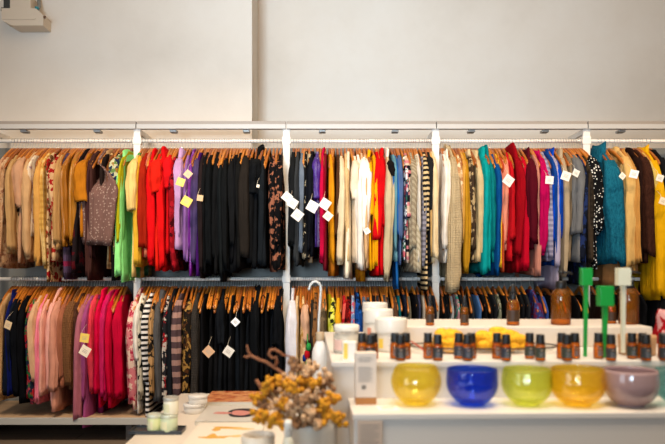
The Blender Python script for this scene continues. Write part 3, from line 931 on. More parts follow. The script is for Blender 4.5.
for i in range(len(POST_X) - 1):
    a, b2 = POST_X[i], POST_X[i + 1]
    for nm, z in (('upper', RAIL_Z['upper']), ('lower', RAIL_Z['lower'])):
        if nm == 'lower' and i == 9: continue
        mb = MB(); mb.tube([(a + 0.02, 0, z), ((a + b2) / 2, 0, z - 0.002), (b2 - 0.02, 0, z)], 0.0125, n=14)
        mb.build('hanging_rail', rack, WHITE_METAL)
    # slim two-step beam along the top
    mb = MB()
    mb.box((a + 0.003, -0.040, SH_Z - 0.030), (b2 - 0.003, 0.004, SH_Z + 0.001), 0, 0.002)
    bm2 = mb.build('top_beam', rack, simple('beam_white', 'B9B6B2', 0.4, 0, 0.04, 30))
    mb = MB()
    mb.box((a + 0.003, -0.034, SH_Z + 0.001), (b2 - 0.003, 0.010, SH_Z + 0.022), 0, 0.002)
    mb.build('beam_strip', bm2, simple('beam_taupe', '958A80', 0.5))
    for t_ in (0.24, 0.73):
        mb = MB(); mb.box((-0.022, -0.01, SH_Z - 0.046), (0.022, 0.05, SH_Z - 0.030), 0, 0.003)
        mb.build('beam_clip', rack, simple('clip_grey', '9A9690', 0.4, 0.4), (a + (b2 - a) * t_, 0, 0))
BZ = CH - (418.5 - VY) / F * 4.24
mb = MB()
bs = simple('base_board', 'B99B7C', 0.6, 0, 0.15, 12, var=0.15)
mb.box((-3.2, -0.245, BZ - 0.022), (3.2, 0.30, BZ), 0, 0.002)
mb.build('base_shelf', rack, bs)
mb = MB(); mb.box((-3.2, -0.262, BZ - 0.040), (3.2, -0.245, BZ + 0.004), 0, 0.003)
mb.build('shelf_edge', rack, simple('edge_grey', 'A9AAA8', 0.4))
for x in POST_X:
    mb = MB(); mb.box((-0.02, -0.2, 0), (0.02, 0.26, BZ - 0.022), 0, 0.003); mb.build('foot', rack, simple('foot_dark', '4A4846', 0.5), (x, 0, 0))

# ================================================================ GARMENTS ON HANGERS
make_hanger_mats()
rng = random.Random(5)
BAYS = ['leftmost bay', 'second bay', 'middle bay', 'fourth bay', 'rightmost bay']
def bay(px):
    k = 0
    for e in (137.5, 286.5, 435.5, 586):
        if px > e: k += 1
    return BAYS[k]
for rail, text in (('upper', UPPER), ('lower', LOWER)):
    rows = parse(text, rail)
    rows.sort(key=lambda r: r['x'])
    prevx = None; prevd = None
    for r in rows:
        wx = (r['x'] - VX) / F * FRONT
        # keep hooks off the posts
        for p in POST_X:
            if abs(wx - p) < 0.036:
                wx = p + (0.036 if wx >= p else -0.036)
        r['x'] = wx / FRONT * F + VX
        r['label'] = '%s, on the %s rail, %s' % (r['desc'], rail, bay((wx / RAIL_Y) * F + VX))
        r['gap'] = max(3.0, min(abs(r['x'] - q['x']) for q in rows if q is not r) * 1.0, 3.0) / F * FRONT
        g = make_garment(r, rail, None, rng)
        yaw = g.rotation_euler[2]
        if r['o'].get('tassel'):
            mb = MB(); cols = ('3FA85A', 'C0202E', '24449A', '58B070')
            mb.mats = [fabric(c, 'fur', c) for c in cols]
            loc0 = Vector((wx, RAIL_Y, RAIL_Z[rail]))
            for i, (px, py, rr) in enumerate(((308.5, 347, 2.6), (307, 355, 3.0), (304.5, 358, 2.2), (308, 364, 2.8))):
                q = Matrix.Rotation(-yaw, 3, 'Z') @ (W(px, py, 4.17) - loc0)
                r0 = rr / F * 4.17
                mb.lathe([(0, -1.7 * r0), (.7 * r0, -1.3 * r0), (r0, 0), (.7 * r0, 1.3 * r0), (0, 1.7 * r0)], i, 14, q, lambda a, z: 0.15 * math.sin(5 * a + 90 * z))
            q = Matrix.Rotation(-yaw, 3, 'Z') @ (W(308, 366, 4.17) - loc0)
            q2 = Matrix.Rotation(-yaw, 3, 'Z') @ (W(307.5, 334, 4.21) - loc0)
            mb.tube([q, q2], 0.003, 0, 6)
            tz = mb.build('tassel', g); tz['label'] = 'green red and blue pompom tassel'
        # hangers whose own clothes are squeezed out of sight
        if prevx is not None:
            gap = r['x'] - prevx
            if gap > 4.4 and (rail == 'upper' or r['x'] < 400):
                hx = (prevx + gap / 2 - VX) / F * FRONT
                if all(abs(hx - p) > 0.034 for p in POST_X):
                    make_hanger(hx, rail, 'wooden hanger squeezed in beside the ' + prevd, rail + ' rail hangers', rng, R(rng.uniform(-3, 3)))
        short = r['desc']
        lab = 'wooden hanger carrying the ' + short
        make_hanger(wx, rail, lab, rail + ' rail hangers', rng, yaw, r['v'])
        prevx, prevd = r['x'], r['desc']

# ================================================================ DISPLAY COUNTER (right)
CY0 = 1.68; CROT = R(1.4)
ctr_o = Vector(((354 - VX) / F * CY0, CY0, 0))
TH1, TH2, TH3 = 0.75, 0.852, 0.918
cm = simple('counter_white', 'D8D0C6', 0.45, 0, 0.05, 20)
counter = thing('display_counter', 'white stepped display counter in the right foreground', 'counter', ctr_o, CROT)
mb = MB(); mb.box((0, 0.0, 0), (1.35, 0.19, TH1 - 0.016), 0, 0.003); mb.build('lower_step', counter, cm)
mb = MB(); mb.box((-0.004, -0.008, TH1 - 0.016), (1.354, 0.19, TH1), 0, 0.003); mb.build('step_top', counter, cm)
x2 = (334 - VX) / F * 1.87 - ctr_o.x
mb = MB(); mb.box((x2, 0.19, 0), (1.35, 1.02, TH2 - 0.016), 0, 0.003); mb.build('cabinet', counter, cm)
mb = MB(); mb.box((x2 - 0.003, 0.184, TH2 - 0.016), (1.354, 1.02, TH2), 0, 0.003); mb.build('counter_top', counter, cm)
def C(px, py, d): return W(px, py, d)
def on(px, d, z): return Vector(((px - VX) / F * d, d, z))
def size(px, d): return px / F * d

riser = thing('display_riser', 'low white riser box on the counter carrying the amber dropper bottles', 'riser', (0, 0, 0))
x0 = on(398, 2.2, 0).x; x1 = on(652.5, 2.2, 0).x
mb = MB(); mb.box((x0, 2.2, TH2), (x1, 2.52, TH3), 0, 0.004); mb.build('box', riser, simple('riser_white', 'D6CCBF', 0.5, 0, 0.05, 20))

def bowl_mat(name, col, deep, opaque=False, body=.14, gam=.30, gb=.07):
    m, nt, b = new_mat('bowl_' + name)
    if opaque:
        b.inputs['Base Color'].default_value = rgba(col); b.inputs['Roughness'].default_value = .12
        b.inputs['Coat Weight'].default_value = .6
        return m
    out = nt.nodes['Material Output']
    lw = nt.nodes.new('ShaderNodeLayerWeight'); lw.inputs['Blend'].default_value = .35
    tint = mix(nt, lw.outputs['Facing'], rgba(col), rgba(deep))
    gm_ = nt.nodes.new('ShaderNodeGamma'); gm_.inputs[1].default_value = gam; nt.links.new(tint, gm_.inputs[0])
    tr = nt.nodes.new('ShaderNodeBsdfTransparent'); nt.links.new(gm_.outputs[0], tr.inputs['Color'])
    tl = nt.nodes.new('ShaderNodeBsdfTranslucent'); nt.links.new(tint, tl.inputs['Color'])
    df = nt.nodes.new('ShaderNodeBsdfDiffuse'); nt.links.new(tint, df.inputs['Color'])
    gl = nt.nodes.new('ShaderNodeBsdfGlossy'); gl.inputs['Roughness'].default_value = .06
    n = noise(nt, coords(nt), 55, 2)
    bp = nt.nodes.new('ShaderNodeBump'); bp.inputs['Strength'].default_value = .6; bp.inputs['Distance'].default_value = .004
    nt.links.new(n.outputs['Fac'], bp.inputs['Height']); nt.links.new(bp.outputs[0], gl.inputs['Normal']) if name != 'amber_bottle' else None
    fr_ = math_(nt, 'ADD', math_(nt, 'MULTIPLY', math_(nt, 'POWER', lw.outputs['Facing'], 3.0), .40), gb)
    def ms(f, a, c):
        s_ = nt.nodes.new('ShaderNodeMixShader')
        if isinstance(f, float): s_.inputs[0].default_value = f
        else: nt.links.new(f, s_.inputs[0])
        nt.links.new(a, s_.inputs[1]); nt.links.new(c, s_.inputs[2]); return s_.outputs[0]
    a1 = ms(.45, tl.outputs[0], df.outputs[0])
    a2 = ms(body, tr.outputs[0], a1)
    a3 = ms(fr_, a2, gl.outputs[0])
    nt.links.new(a3, out.inputs['Surface'])
    return m

# ---- small essential oil bottles
AMBER = bowl_mat('amber_bottle', 'EAA838', '7A3E08', False, .20, 1.0, .03)
CAPM = simple('cap_black', '08080A', 0.42)
LABM = {k: simple('bottle_label_' + k, c, 0.6, 0, 0, var=0.25, bump_scale=180) for k, c in (('grey', '2A2B2E'), ('green', '2E342A'), ('blue', '2A2C36'), ('amber', '6A360C'))}
BOT = {}
def oil_bottle(px, row, label, lab, group, scale=1.0):
    d, = ((1.925,), (1.885,))[row == 'front']
    p = on(px, d, TH2)
    t = thing('oil_bottle', label, 'bottle', p, 0, group)
    if lab not in BOT:
        mb = MB(); mb.lathe([(0, 0.0), (.0115, 0), (.0135, .002), (.0138, .008), (.0138, .040), (.0125, .045), (.0085, .049), (.0082, .053), (0, .053)], n=22); b_ = mb.mesh('glass_body')
        b_.materials.append(AMBER)
        mb = MB()
        prof = [(0, .047), (.0120, .047), (.0124, .048), (.0124, .056), (.0118, .057), (.0116, .071), (.0108, .0735), (0, .0735)]
        mb.lathe(prof, n=28, wob=lambda a, z: 0.02 * math.sin(14 * a) if z < .056 else 0.0); c_ = mb.mesh('cap'); c_.materials.append(CAPM)
        mb = MB(); rr = []
        for z in (.009, .037):
            rr.append([(.0143 * math.sin(a), -.0143 * math.cos(a), z) for a in [(R(-115 + 230 * k / 20) if lab != 'amber' else R(-30 + 62 * k / 20)) for k in range(21)]])
        vs = rr[0] + rr[1]; fs = [[k, k + 1, k + 22, k + 21] for k in range(20)]
        mb.mats = [LABM[lab], simple('label_print', '84848A', 0.6), simple('label_print_pale', 'C8A890', 0.6)]
        mb.add(vs, fs, 0)
        for z, w_, mi in ((.030, 16, 2), (.022, 28, 1), (.017, 22, 1), (.012, 26, 1)):
            vs = [(.0146 * math.sin(R(a)), -.0146 * math.cos(R(a)), zz) for zz in (z - .0008, z + .0012) for a in (-w_, -w_ / 3, w_ / 3, w_)]
            mb.add(vs, [[k, k + 1, k + 5, k + 4] for k in range(3)], mi)
        l_ = mb.mesh('label')
        BOT[lab] = (b_, c_, l_)
    b_, c_, l_ = BOT[lab]
    obj('glass_body', b_, t); obj('cap', c_, t)
    l = obj('paper_label', l_, t); l['label'] = 'dark printed label'
    return t
where = {1: 'beside the tall kraft edged box', 2: 'in front of the front white jar', 3: 'at the left end of the sponges', 4: 'between the two sponges',
         5: 'before the right sponge', 6: 'right of the sponges', 7: 'left of the tall green stick', 8: 'around the short green stick', 9: 'before the wooden cup', 10: 'at the right edge'}
bottles = [(362, 'rear', 1, 'amber'), (373.5, 'rear', 1, 'amber'), (370.5, 'front', 1, 'grey'),
           (394.8, 'rear', 2, 'amber'), (406, 'rear', 2, 'amber'), (400.5, 'front', 2, 'grey'),
           (428, 'rear', 3, 'amber'), (437.7, 'front', 3, 'grey'),
           (458.7, 'rear', 4, 'blue'), (467.5, 'front', 4, 'blue'), (471.5, 'rear', 4, 'amber'),
           (496.9, 'rear', 5, 'amber'), (506, 'front', 5, 'blue'),
           (529.7, 'rear', 6, 'green'), (540.3, 'front', 6, 'green'),
           (561.7, 'rear', 7, 'amber'), (567, 'front', 7, 'green'), (575, 'rear', 7, 'amber'),
           (598.5, 'rear', 8, 'amber'), (611, 'front', 8, 'grey'),
           (632, 'rear', 9, 'green'), (642.5, 'rear', 9, 'amber'), (646, 'front', 9, 'grey'), (663, 'rear', 10, 'amber'), (664.5, 'front', 10, 'grey')]
seen = {}
for px, row, gk, lab in bottles:
    k = (gk, row); seen[k] = seen.get(k, 0) + 1
    total = sum(1 for b_ in bottles if (b_[2], b_[1]) == k)
    lr = '' if total == 1 else (' left' if seen[k] == 1 else ' right')
    oil_bottle(px, row, 'small amber bottle with black cap, %s%s, %s' % (row, lr, where[gk]), lab, 'small amber oil bottles on the counter')

# ---- amber dropper and pump bottles on the riser
def big_bottle(px, base_d, wpx, hpx, kind, label):
    p = on(px, base_d, TH3); r = size(wpx, base_d) / 2; h = size(hpx, base_d)
    t = thing('dropper_bottle' if kind == 'dropper' else 'pump_bottle', label, 'bottle', p, 0, 'amber bottles along the riser')
    sh_ = h * (0.62 if kind == 'dropper' else 0.66)
    mb = MB()
    mb.lathe([(0, 0), (r * .9, 0), (r, r * .12), (r, sh_ * .82), (r * .93, sh_ * .9), (r * .7, sh_ * .97), (r * .42, sh_ * 1.02), (r * .40, sh_ * 1.06), (0, sh_ * 1.06)], n=28)
    mb.build('glass_body', t, AMBER)
    mb = MB()
    cz = sh_ * 1.0
    mb.lathe([(0, cz), (r * .52, cz), (r * .54, cz + .002), (r * .54, cz + h * .14), (r * .48, cz + h * .15), (0, cz + h * .15)], n=26, wob=lambda a, z: 0.015 * math.sin(16 * a))
    mb.build('collar', t, CAPM)
    mb = MB()
    if kind == 'dropper':
        z2 = cz + h * .15
        mb.lathe([(0, z2), (r * .34, z2), (r * .36, z2 + h * .05), (r * .30, h * .95), (r * .16, h * 1.0), (0, h * 1.0)], n=20)
        mb.build('dropper_bulb', t, simple('rubber_black', '1A1A1C', 0.6))
    else:
        z2 = cz + h * .15
        mb.lathe([(0, z2), (r * .14, z2), (r * .14, h * .93), (r * .3, h * .94), (r * .32, h), (0, h)], n=20)
        mb.tube([(0, 0, h * .97), (r * .6, -.002, h * .97), (r * 1.05, -.004, h * .955), (r * 1.12, -.004, h * .93)], r * .12, n=10)
        mb.build('pump_head', t, CAPM)
    if kind == 'dropper':
        mb = MB()
        vs = [(r * 1.012 * math.sin(R(a)), -r * 1.012 * math.cos(R(a)), z) for z in (sh_ * .15, sh_ * .6) for a in range(-70, 71, 10)]
        mb.add(vs, [[k, k + 1, k + 16, k + 15] for k in range(14)])
        mb.build('paper_label', t, simple('big_label', '3A2412', 0.5))
    return t
big_bottle(430, 2.25, 8.5, 31, 'dropper', 'thin amber dropper bottle farthest left on the riser')
big_bottle(464.5, 2.25, 8.5, 30, 'dropper', 'thin amber dropper bottle above the left sponge')
big_bottle(513, 2.26, 12.5, 41, 'dropper', 'larger amber dropper bottle above the right sponge')
big_bottle(560.8, 2.28, 19, 54, 'pump', 'wide amber pump bottle left of the tall green stick')
big_bottle(611.5, 2.32, 9, 32, 'dropper', 'small amber dropper bottle behind the short green stick')
big_bottle(628.5, 2.30, 19, 54, 'pump', 'wide amber pump bottle behind the cream stick')

# ---- sticks
def stick(px, ytop, ybot, wtop, hh, wst, d, name, label, mat, foot, lean=0):
    t = thing(name, label, 'stick', on(px + lean, d, foot))
    zt = W(0, ytop, d).z - foot; zh = W(0, ytop + hh, d).z - foot
    hw = size(wtop, d) / 2; sw = size(wst, d) / 2; lx = size(-lean, d)
    mb = MB(); mb.box((lx - hw, -hw * .75, zh), (lx + hw, hw * .75, zt), 0, 0.0018)
    M = Matrix.Translation((0, 0, 0)); mb.build('block_head', t, mat)
    mb = MB(); mb.box((-sw * .8, -sw * .8, 0), (sw * .8, sw * .8, 0.01), 0, 0.001)
    rings = []
    for i in range(9):
        u = i / 8; x = lx * u; k = 0.75 + .25 * u
        rings.append([(x + sw * k * sx, sw * k * sy, zh * u + 0.0005) for sx, sy in ((-1, -1), (1, -1), (1, 1), (-1, 1))])
    mb.rings(rings); mb.sm = [False] * len(mb.sm)
    mb.build('shaft', t, mat)
    return t
GREEN = simple('stick_green', '139A3C', 0.4)
stick(586, 268, 357, 10.5, 17.5, 3.8, 1.97, 'block_headed_stick', 'taller green stick with a square block head', GREEN, TH2, lean=-1)
stick(605, 286, 346, 14, 20, 4.6, 1.95, 'block_headed_stick', 'shorter green stick with a larger square block head', GREEN, TH2, lean=-1)
cup_d = 1.99
stick(623, 268, 346, 12.5, 17.5, 4.2, cup_d, 'block_headed_stick', 'cream white stick with block head standing in the wooden cup', simple('stick_cream', 'E2E0C8', 0.45), TH2 + 0.008)
t = thing('wooden_cup', 'small round tan wooden cup behind the oil bottles', 'cup', on(637, 2.02, TH2))
r = size(18, 2.02); h = 0.058
mb = MB(); mb.lathe([(0, 0), (r * .86, 0), (r * .95, .003), (r, h * .95), (r * .97, h), (r * .88, h), (r * .84, h * .9), (r * .8, .008), (0, .008)], n=30)
mb.build('cup_body', t, simple('cup_wood', 'C09468', 0.5, 0, 0.1, 40, var=0.15))

# ---- sponges in a glass tray
def sponge_mesh(rng, lx, ly, lz, name):
    bm = bmesh.new(); bmesh.ops.create_icosphere(bm, subdivisions=5, radius=1)
    cs = [(Vector((rng.uniform(-1, 1), rng.uniform(-1, 1), rng.uniform(-.3, 1))).normalized(), rng.uniform(.28, .5)) for _ in range(34)]
    for v in bm.verts:
        d = v.co.normalized(); k = 0.74
        for c, s in cs:
            a = d.angle(c)
            if a < s: k = max(k, 0.74 + .38 * math.sqrt(max(0, 1 - (a / s) ** 2)))
        p = d * k
        v.co = Vector((p.x * lx, p.y * ly, max(p.z, -.55) * lz))
    me = bpy.data.meshes.new(name); bm.to_mesh(me); bm.free()
    me.polygons.foreach_set('use_smooth', [True] * len(me.polygons))
    return me
m, nt, b = new_mat('sponge_yellow')
v = coords(nt); n1 = noise(nt, v, 120, 4); vo = nt.nodes.new('ShaderNodeTexVoronoi'); vo.inputs['Scale'].default_value = 110; nt.links.new(v, vo.inputs['Vector'])
nt.links.new(ramp(nt, n1.outputs['Fac'], [(.3, rgba('E0960A')), (.6, rgba('F2B41E'))]), b.inputs['Base Color'])
b.inputs['Roughness'].default_value = .9; bump(nt, b, vo.outputs['Distance'], .7, .006)
SP = m
for (pa, pb, lab) in ((432, 464, 'lumpy yellow bath sponge on the left of the glass tray'), (473, 526, 'larger lumpy yellow bath sponge on the right of the glass tray')):
    d = 2.08; lx = size((pb - pa) / 2 / .98, d)
    me = sponge_mesh(random.Random(pa), lx, .058, .046, 'bath_sponge'); me.materials.append(SP)
    o = obj('bath_sponge', me, None, on((pa + pb) / 2, d, TH2 + .008 + .046 * .41)); tag(o, lab, 'sponge', 'sponges in the tray')
m, nt, b = new_mat('clear_glass')
b.inputs['Base Color'].default_value = rgba('F0F0EA'); b.inputs['Roughness'].default_value = .05; b.inputs['Transmission Weight'].default_value = .95; b.inputs['IOR'].default_value = 1.2
CLEAR = m
CLEAR = bowl_mat('clear', 'F8F8F4', 'DCDCD4', False, .04)
t = thing('glass_tray', 'long oval clear tray with a dark rim under the sponges', 'tray', on(483, 2.08, TH2))
ax = size(73, 2.08); ay = .085
mb = MB(); prof = [(.0, .003), (.84, .003), (.95, .008), (1.0, .019), (.985, .020), (.93, .011), (.82, .007), (0, .007)]
rings = []
for q, z in prof[1:-1]:
    rings.append([(ax * q * sgn(math.cos(a), .8), ay * q * sgn(math.sin(a), .8), z) for a in [2 * PI * k / 44 for k in range(44)]])
mb.rings(rings); mb.build('dish', t, CLEAR)
mb = MB(); pts = [(ax * sgn(math.cos(a), .8), ay * sgn(math.sin(a), .8), .0195) for a in [2 * PI * k / 44 for k in range(45)]]
mb.tube(pts, .0022, 0, 6); mb.build('rim', t, simple('rim_dark', '3A2A22', .4, .5))
mb = MB(); mb.tube([on(411, 2.07, .885) - t.location, on(419, 2.02, .876) - t.location, on(428, 1.99, .858) - t.location], .0022, n=6); 
o = mb.build('handle_cord', t, simple('cord_red', 'B8402A', .6)); o['label'] = 'thin red cord'

# ---- white jars with lids
def white_jar(px, d, wpx, ytop, ylid, label, patch, lr=0):
    p = on(px, d, TH2); r = size(wpx, d) / 2; zt = W(0, ytop, d).z - TH2; zl = W(0, ylid, d).z - TH2
    t = thing('white_jar', label, 'jar', p, R(0), 'white lidded jars')
    jm = simple('jar_white', 'D6CCBC', .35); lm = simple('jar_lid', 'DDD5C8', .3)
    mb = MB(); mb.lathe([(0, 0), (r * .88, 0), (r * .94, .004), (r * .94, zl - .006), (r * .86, zl), (0, zl)], n=36); mb.build('jar_body', t, jm)
    mb = MB(); mb.lathe([(0, zl - .003), (r * .99, zl - .003), (r, zl), (r, zt - .004), (r * .97, zt), (r * .80, zt), (r * .78, zt - .002), (0, zt - .002)], n=40); mb.build('lid', t, lm)
    mb = MB(); k = 1.006 * .94 * r
    vs = [(k * math.sin(R(a)), -k * math.cos(R(a)), z) for z in (.008, zl - .012) for a in range(-60 + lr, 61 + lr, 10)]
    mb.mats = [simple('jar_label', 'DDD2C2', .6), simple('jar_patch_' + patch, patch, .6), simple('jar_line', 'B8A898', .6)]
    mb.add(vs, [[q, q + 1, q + 14, q + 13] for q in range(12)], 0)
    k *= 1.003
    vs = [(k * math.sin(R(a)), -k * math.cos(R(a)), z) for z in (.012, zl - .02) for a in (-58 + lr, -50 + lr, -42 + lr, -36 + lr)]
    mb.add(vs, [[q, q + 1, q + 5, q + 4] for q in range(3)], 1)
    for i in range(4):
        z = zl * .35 + i * .009
        vs = [(k * math.sin(R(a)), -k * math.cos(R(a)), zz) for zz in (z, z + .002) for a in (-18, -6, 6, 18)]
        mb.add(vs, [[q, q + 1, q + 5, q + 4] for q in range(3)], 2)
    mb.build('paper_label', t)
white_jar(391, 2.10, 32, 318, 331, 'nearest of three white lidded jars, with a yellow label strip', 'E8C84A')
white_jar(378.5, 2.28, 29, 309, 321, 'middle of three white lidded jars, with a pinkish label strip', 'D88A70')
white_jar(375, 2.50, 25, 302.5, 311, 'rearmost of three white lidded jars', 'E0C8A8')

# glass jar with cream filling
d = 2.06; p = on(346.5, d, TH2)
t = thing('glass_jar', 'clear glass jar of pale cream at the counter corner', 'jar', p)
r = size(13, d); zt = W(0, 324.5, d).z - TH2
gm, nt, b = new_mat('jar_glass'); b.inputs['Base Color'].default_value = rgba('F2EEE4'); b.inputs['Roughness'].default_value = .08; b.inputs['Transmission Weight'].default_value = .7; b.inputs['IOR'].default_value = 1.2
mb = MB(); mb.lathe([(0, 0), (r * .96, 0), (r, .004), (r, zt * .62), (r * .93, zt * .70), (r * .90, zt * .74), (r * .97, zt * .76), (r * .97, zt * .80), (r * .9, zt * .82)], n=36); mb.build('jar_body', t, gm)
mb = MB(); mb.lathe([(0, .004), (r * .92, .004), (r * .95, .008), (r * .95, zt * .58), (r * .8, zt * .63), (0, zt * .60)], n=32, wob=lambda a, z: .01 * math.sin(7 * a + 200 * z)); mb.build('contents', t, simple('cream_fill', 'E8DCC4', .8, 0, .2, 60))
mb = MB(); mb.lathe([(0, zt * .80), (r * .95, zt * .80), (r * .97, zt * .82), (r * .97, zt * .97), (r * .9, zt), (0, zt)], n=36, wob=lambda a, z: .008 * math.sin(24 * a)); mb.build('lid', t, simple('lid_cream', 'E6DECE', .3))
mb = MB(); k = r * 1.006
vs = [(k * math.sin(R(a)), -k * math.cos(R(a)), z) for z in (zt * .12, zt * .5) for a in range(-70, -20, 8)]
mb.add(vs, [[q, q + 1, q + 8, q + 7] for q in range(6)]); o = mb.build('paper_label', t, simple('label_pink', 'E0B8A8', .6)); o['label'] = 'pale pink label'

# yellow-edged carton and kraft-edged box
t = thing('carton', 'small white carton with a yellow side beside the tall kraft edged box', 'box', on(349.5, 1.90, TH2), R(-8))
a = size(6.5, 1.9)
mb = MB(); mb.box((-a, -.01, 0), (a, .016, .052), 0, .0008); mb.build('box_body', t, simple('carton_white', 'EEE8DE', .6))
mb = MB(); mb.box((-a * .85, -.0108, .004), (-a * .2, -.0098, .048)); mb.build('printed_strip', t, simple('carton_yellow', 'E8C850', .6))

# tall box standing on the lower step
d = 1.80
t = thing('tall_box', 'tall pale box with printed text and a kraft brown foot', 'box', on(365.5, d, TH1), R(2))
hw = size(10.5, d); H = W(0, 352, d).z - TH1; hb = size(7, d)
mb = MB(); mb.box((-hw, -.018, hb), (hw, .018, H), 0, .0012); mb.build('sleeve', t, simple('box_pale', 'DACBBC', .7))
mb = MB(); mb.box((-hw + .0006, -.0176, 0), (hw - .0006, .0176, hb), 0, .001); mb.build('kraft_foot', t, simple('kraft', 'B0763E', .75))
mb = MB(); tm = simple('print_grey', '8A8078', .7)
for i in range(3):
    z = H * (.90 - .035 * i); mb.box((-hw * .72, -.0186, z), (hw * (.6 - .2 * (i == 2)), -.0179, z + .0014))
for i in range(11):
    z = H * (.72 - .028 * i); mb.box((-hw * .72, -.0186, z), (hw * (.62 - .25 * ((i * 7) % 3 == 0)), -.0179, z + .0010))
mb.build('printed_lines', t, tm)
mb = MB()
for x in (-.0115, -.0055):
    mb.box((x, -.0187, H * .30), (x + .0045, -.0179, H * .30 + .009)); mb.box((x + .0008, -.0187, H * .30 + .0098), (x + .0036, -.0179, H * .30 + .0118))
mb.build('printed_mark', t, simple('print_dark', '3A302A', .7))

# card lying flat in front of the first bowl
t = thing('small_card', 'small white card lying flat before the first yellow bowl', 'card', on(388, 1.735, TH1), R(4))
mb = MB(); mb.box((-.028, -.028, 0.0003), (.028, .028, .0018), 0, .0004); mb.build('card_sheet', t, simple('card_white', 'F2EADF', .6))
mb = MB(); om = simple('print_orange', 'C88A50', .7)
for i in range(4):
    y = .016 - .009 * i; mb.box((-.018, y, .0017), (.018 - .006 * (i == 3), y + .0022, .0021))
mb.build('printed_lines', t, om)
# sign on the front of the counter
t = thing('front_sign', 'beige printed sign on the counter front below the tall box', 'sign', on(370, 1.672, CH - (421 - VY) / F * 1.672 - .075), CROT)
mb = MB(); mb.box((-.031, -.0015, 0), (.031, .0015, .075), 0, .0006); mb.build('sign_board', t, simple('sign_beige', 'C3AC98', .7))
mb = MB()
for i in range(8):
    z = .064 - .0072 * i; mb.box((-.024, -.0021, z), (.022 - .010 * (i % 3 == 2), -.0013, z + .0016))
mb.build('printed_lines', t, tm)

# ---- bowls
BOWLS = [(416, 363, 25, 405.5, .80, 'yellow', 'FFEE66', 'EAC400', 'closed yellow glass bowl beside the flat white card'),
         (472, 366, 25.5, 406, .97, 'blue', '2458EE', '0A22A8', 'deep blue glass bowl'),
         (527, 366, 25, 406, .93, 'lime', 'F0F878', 'BEC800', 'lime green glass bowl'),
         (577.5, 365.5, 27, 406.5, .93, 'amber', 'FFE048', 'E6AE00', 'amber yellow glass bowl between the lime and mauve bowls'),
         (630.5, 367, 27, 407, .95, 'mauve', 'A08484', '705858', 'mauve grey glossy bowl'),
         (684, 367.5, 28, 407, .95, 'teal', 'A8DCDC', '3A9AA0', 'pale teal glass bowl cut off by the right edge')]
for px, yt, rp, yb, rimk, nm, c1, c2, lab in BOWLS:
    d = .37 * F / (yb - VY) + .02
    p = on(px, d, TH1); r = size(rp, d); zt = W(0, yt + 3.0, d).z - TH1
    m = bowl_mat(nm, c1, c2, nm == 'mauve')
    mb = MB(); outer = []; N = 16
    for i in range(N + 1):
        u = i / N
        # belly widest at about 60 % of the height, foot narrower
        k = .45 + .55 * max(0, 1 - (1 - u / .60) ** 2) ** .78 if u < .60 else 1 - (1 - rimk) * ((u - .60) / .40) ** 1.8
        outer.append((r * k, zt * (.03 + .97 * u)))
    foot = [(0, .004), (r * .40, .003), (r * .44, 0), (r * .49, .001)]
    prof = foot + outer
    tck = .0045
    inner = [(max(0.001, a - tck * (1 if j else 1)), z + (.006 if j < 3 else 0)) for j, (a, z) in enumerate(outer)][::-1]
    prof += [(outer[-1][0] - tck / 2, outer[-1][1] + .0015)] + inner + [(0, inner[-1][1] + .001)]
    mb.lathe(prof, n=56)
    o = mb.build('glass_bowl', None, m, p); tag(o, lab, 'bowl', 'row of coloured bowls')

# red patterned pouch on the counter at the right
d = 2.30; p = on(669, d, TH2)
me_r = random.Random(3)
mb = MB(); rings = []
for i in range(9):
    u = i / 8; k = (1 - .35 * u ** 2) * (1 + .08 * math.sin(9 * u)); h = .112 * u
    rings.append([(size(13.5, d) * k * sgn(math.cos(a), .7) * (1 + .05 * math.sin(5 * a + 6 * u)), .05 * k * sgn(math.sin(a), .7) * (1 + .06 * math.sin(4 * a)), h + .006 * math.sin(6 * a) * u) for a in [2 * PI * q / 28 for q in range(28)]])
mb.rings(rings)
p.x = max(p.x, x1 + .052)
o = mb.build('cloth_pouch', None, fabric('B41E2C', 'blotch', 'E0B0B0'), p); tag(o, 'red cloth pouch with a white lacy pattern at the right edge', 'pouch')

# ================================================================ LOW TABLE (left foreground)
TZ = .525
tx0 = (124 - VX) / F * 2.23
tm_ = simple('table_white', 'E4D8C8', .45, 0, .05, 20)
t = thing('display_table', 'low pale display table with books and candles', 'table', (0, 0, 0))
mb = MB(); mb.box((tx0, 1.55, TZ - .03), (.012, 3.12, TZ), 0, .004); mb.build('tabletop', t, tm_)
mb = MB(); mb.box((tx0 + .03, 1.6, TZ - .10), (-.01, 3.07, TZ - .03), 0, .003); mb.build('apron', t, tm_)
for x in (tx0 + .05, -.04):
    for y in (1.62, 3.05):
        mb = MB(); mb.box((x - .025, y - .025, 0), (x + .025, y + .025, TZ - .03), 0, .003); mb.build('leg', t, tm_)

def tp(px, py, dz=0):
    d = (CH - TZ - dz) * F / (py - VY); return on(px, d, TZ + dz), d
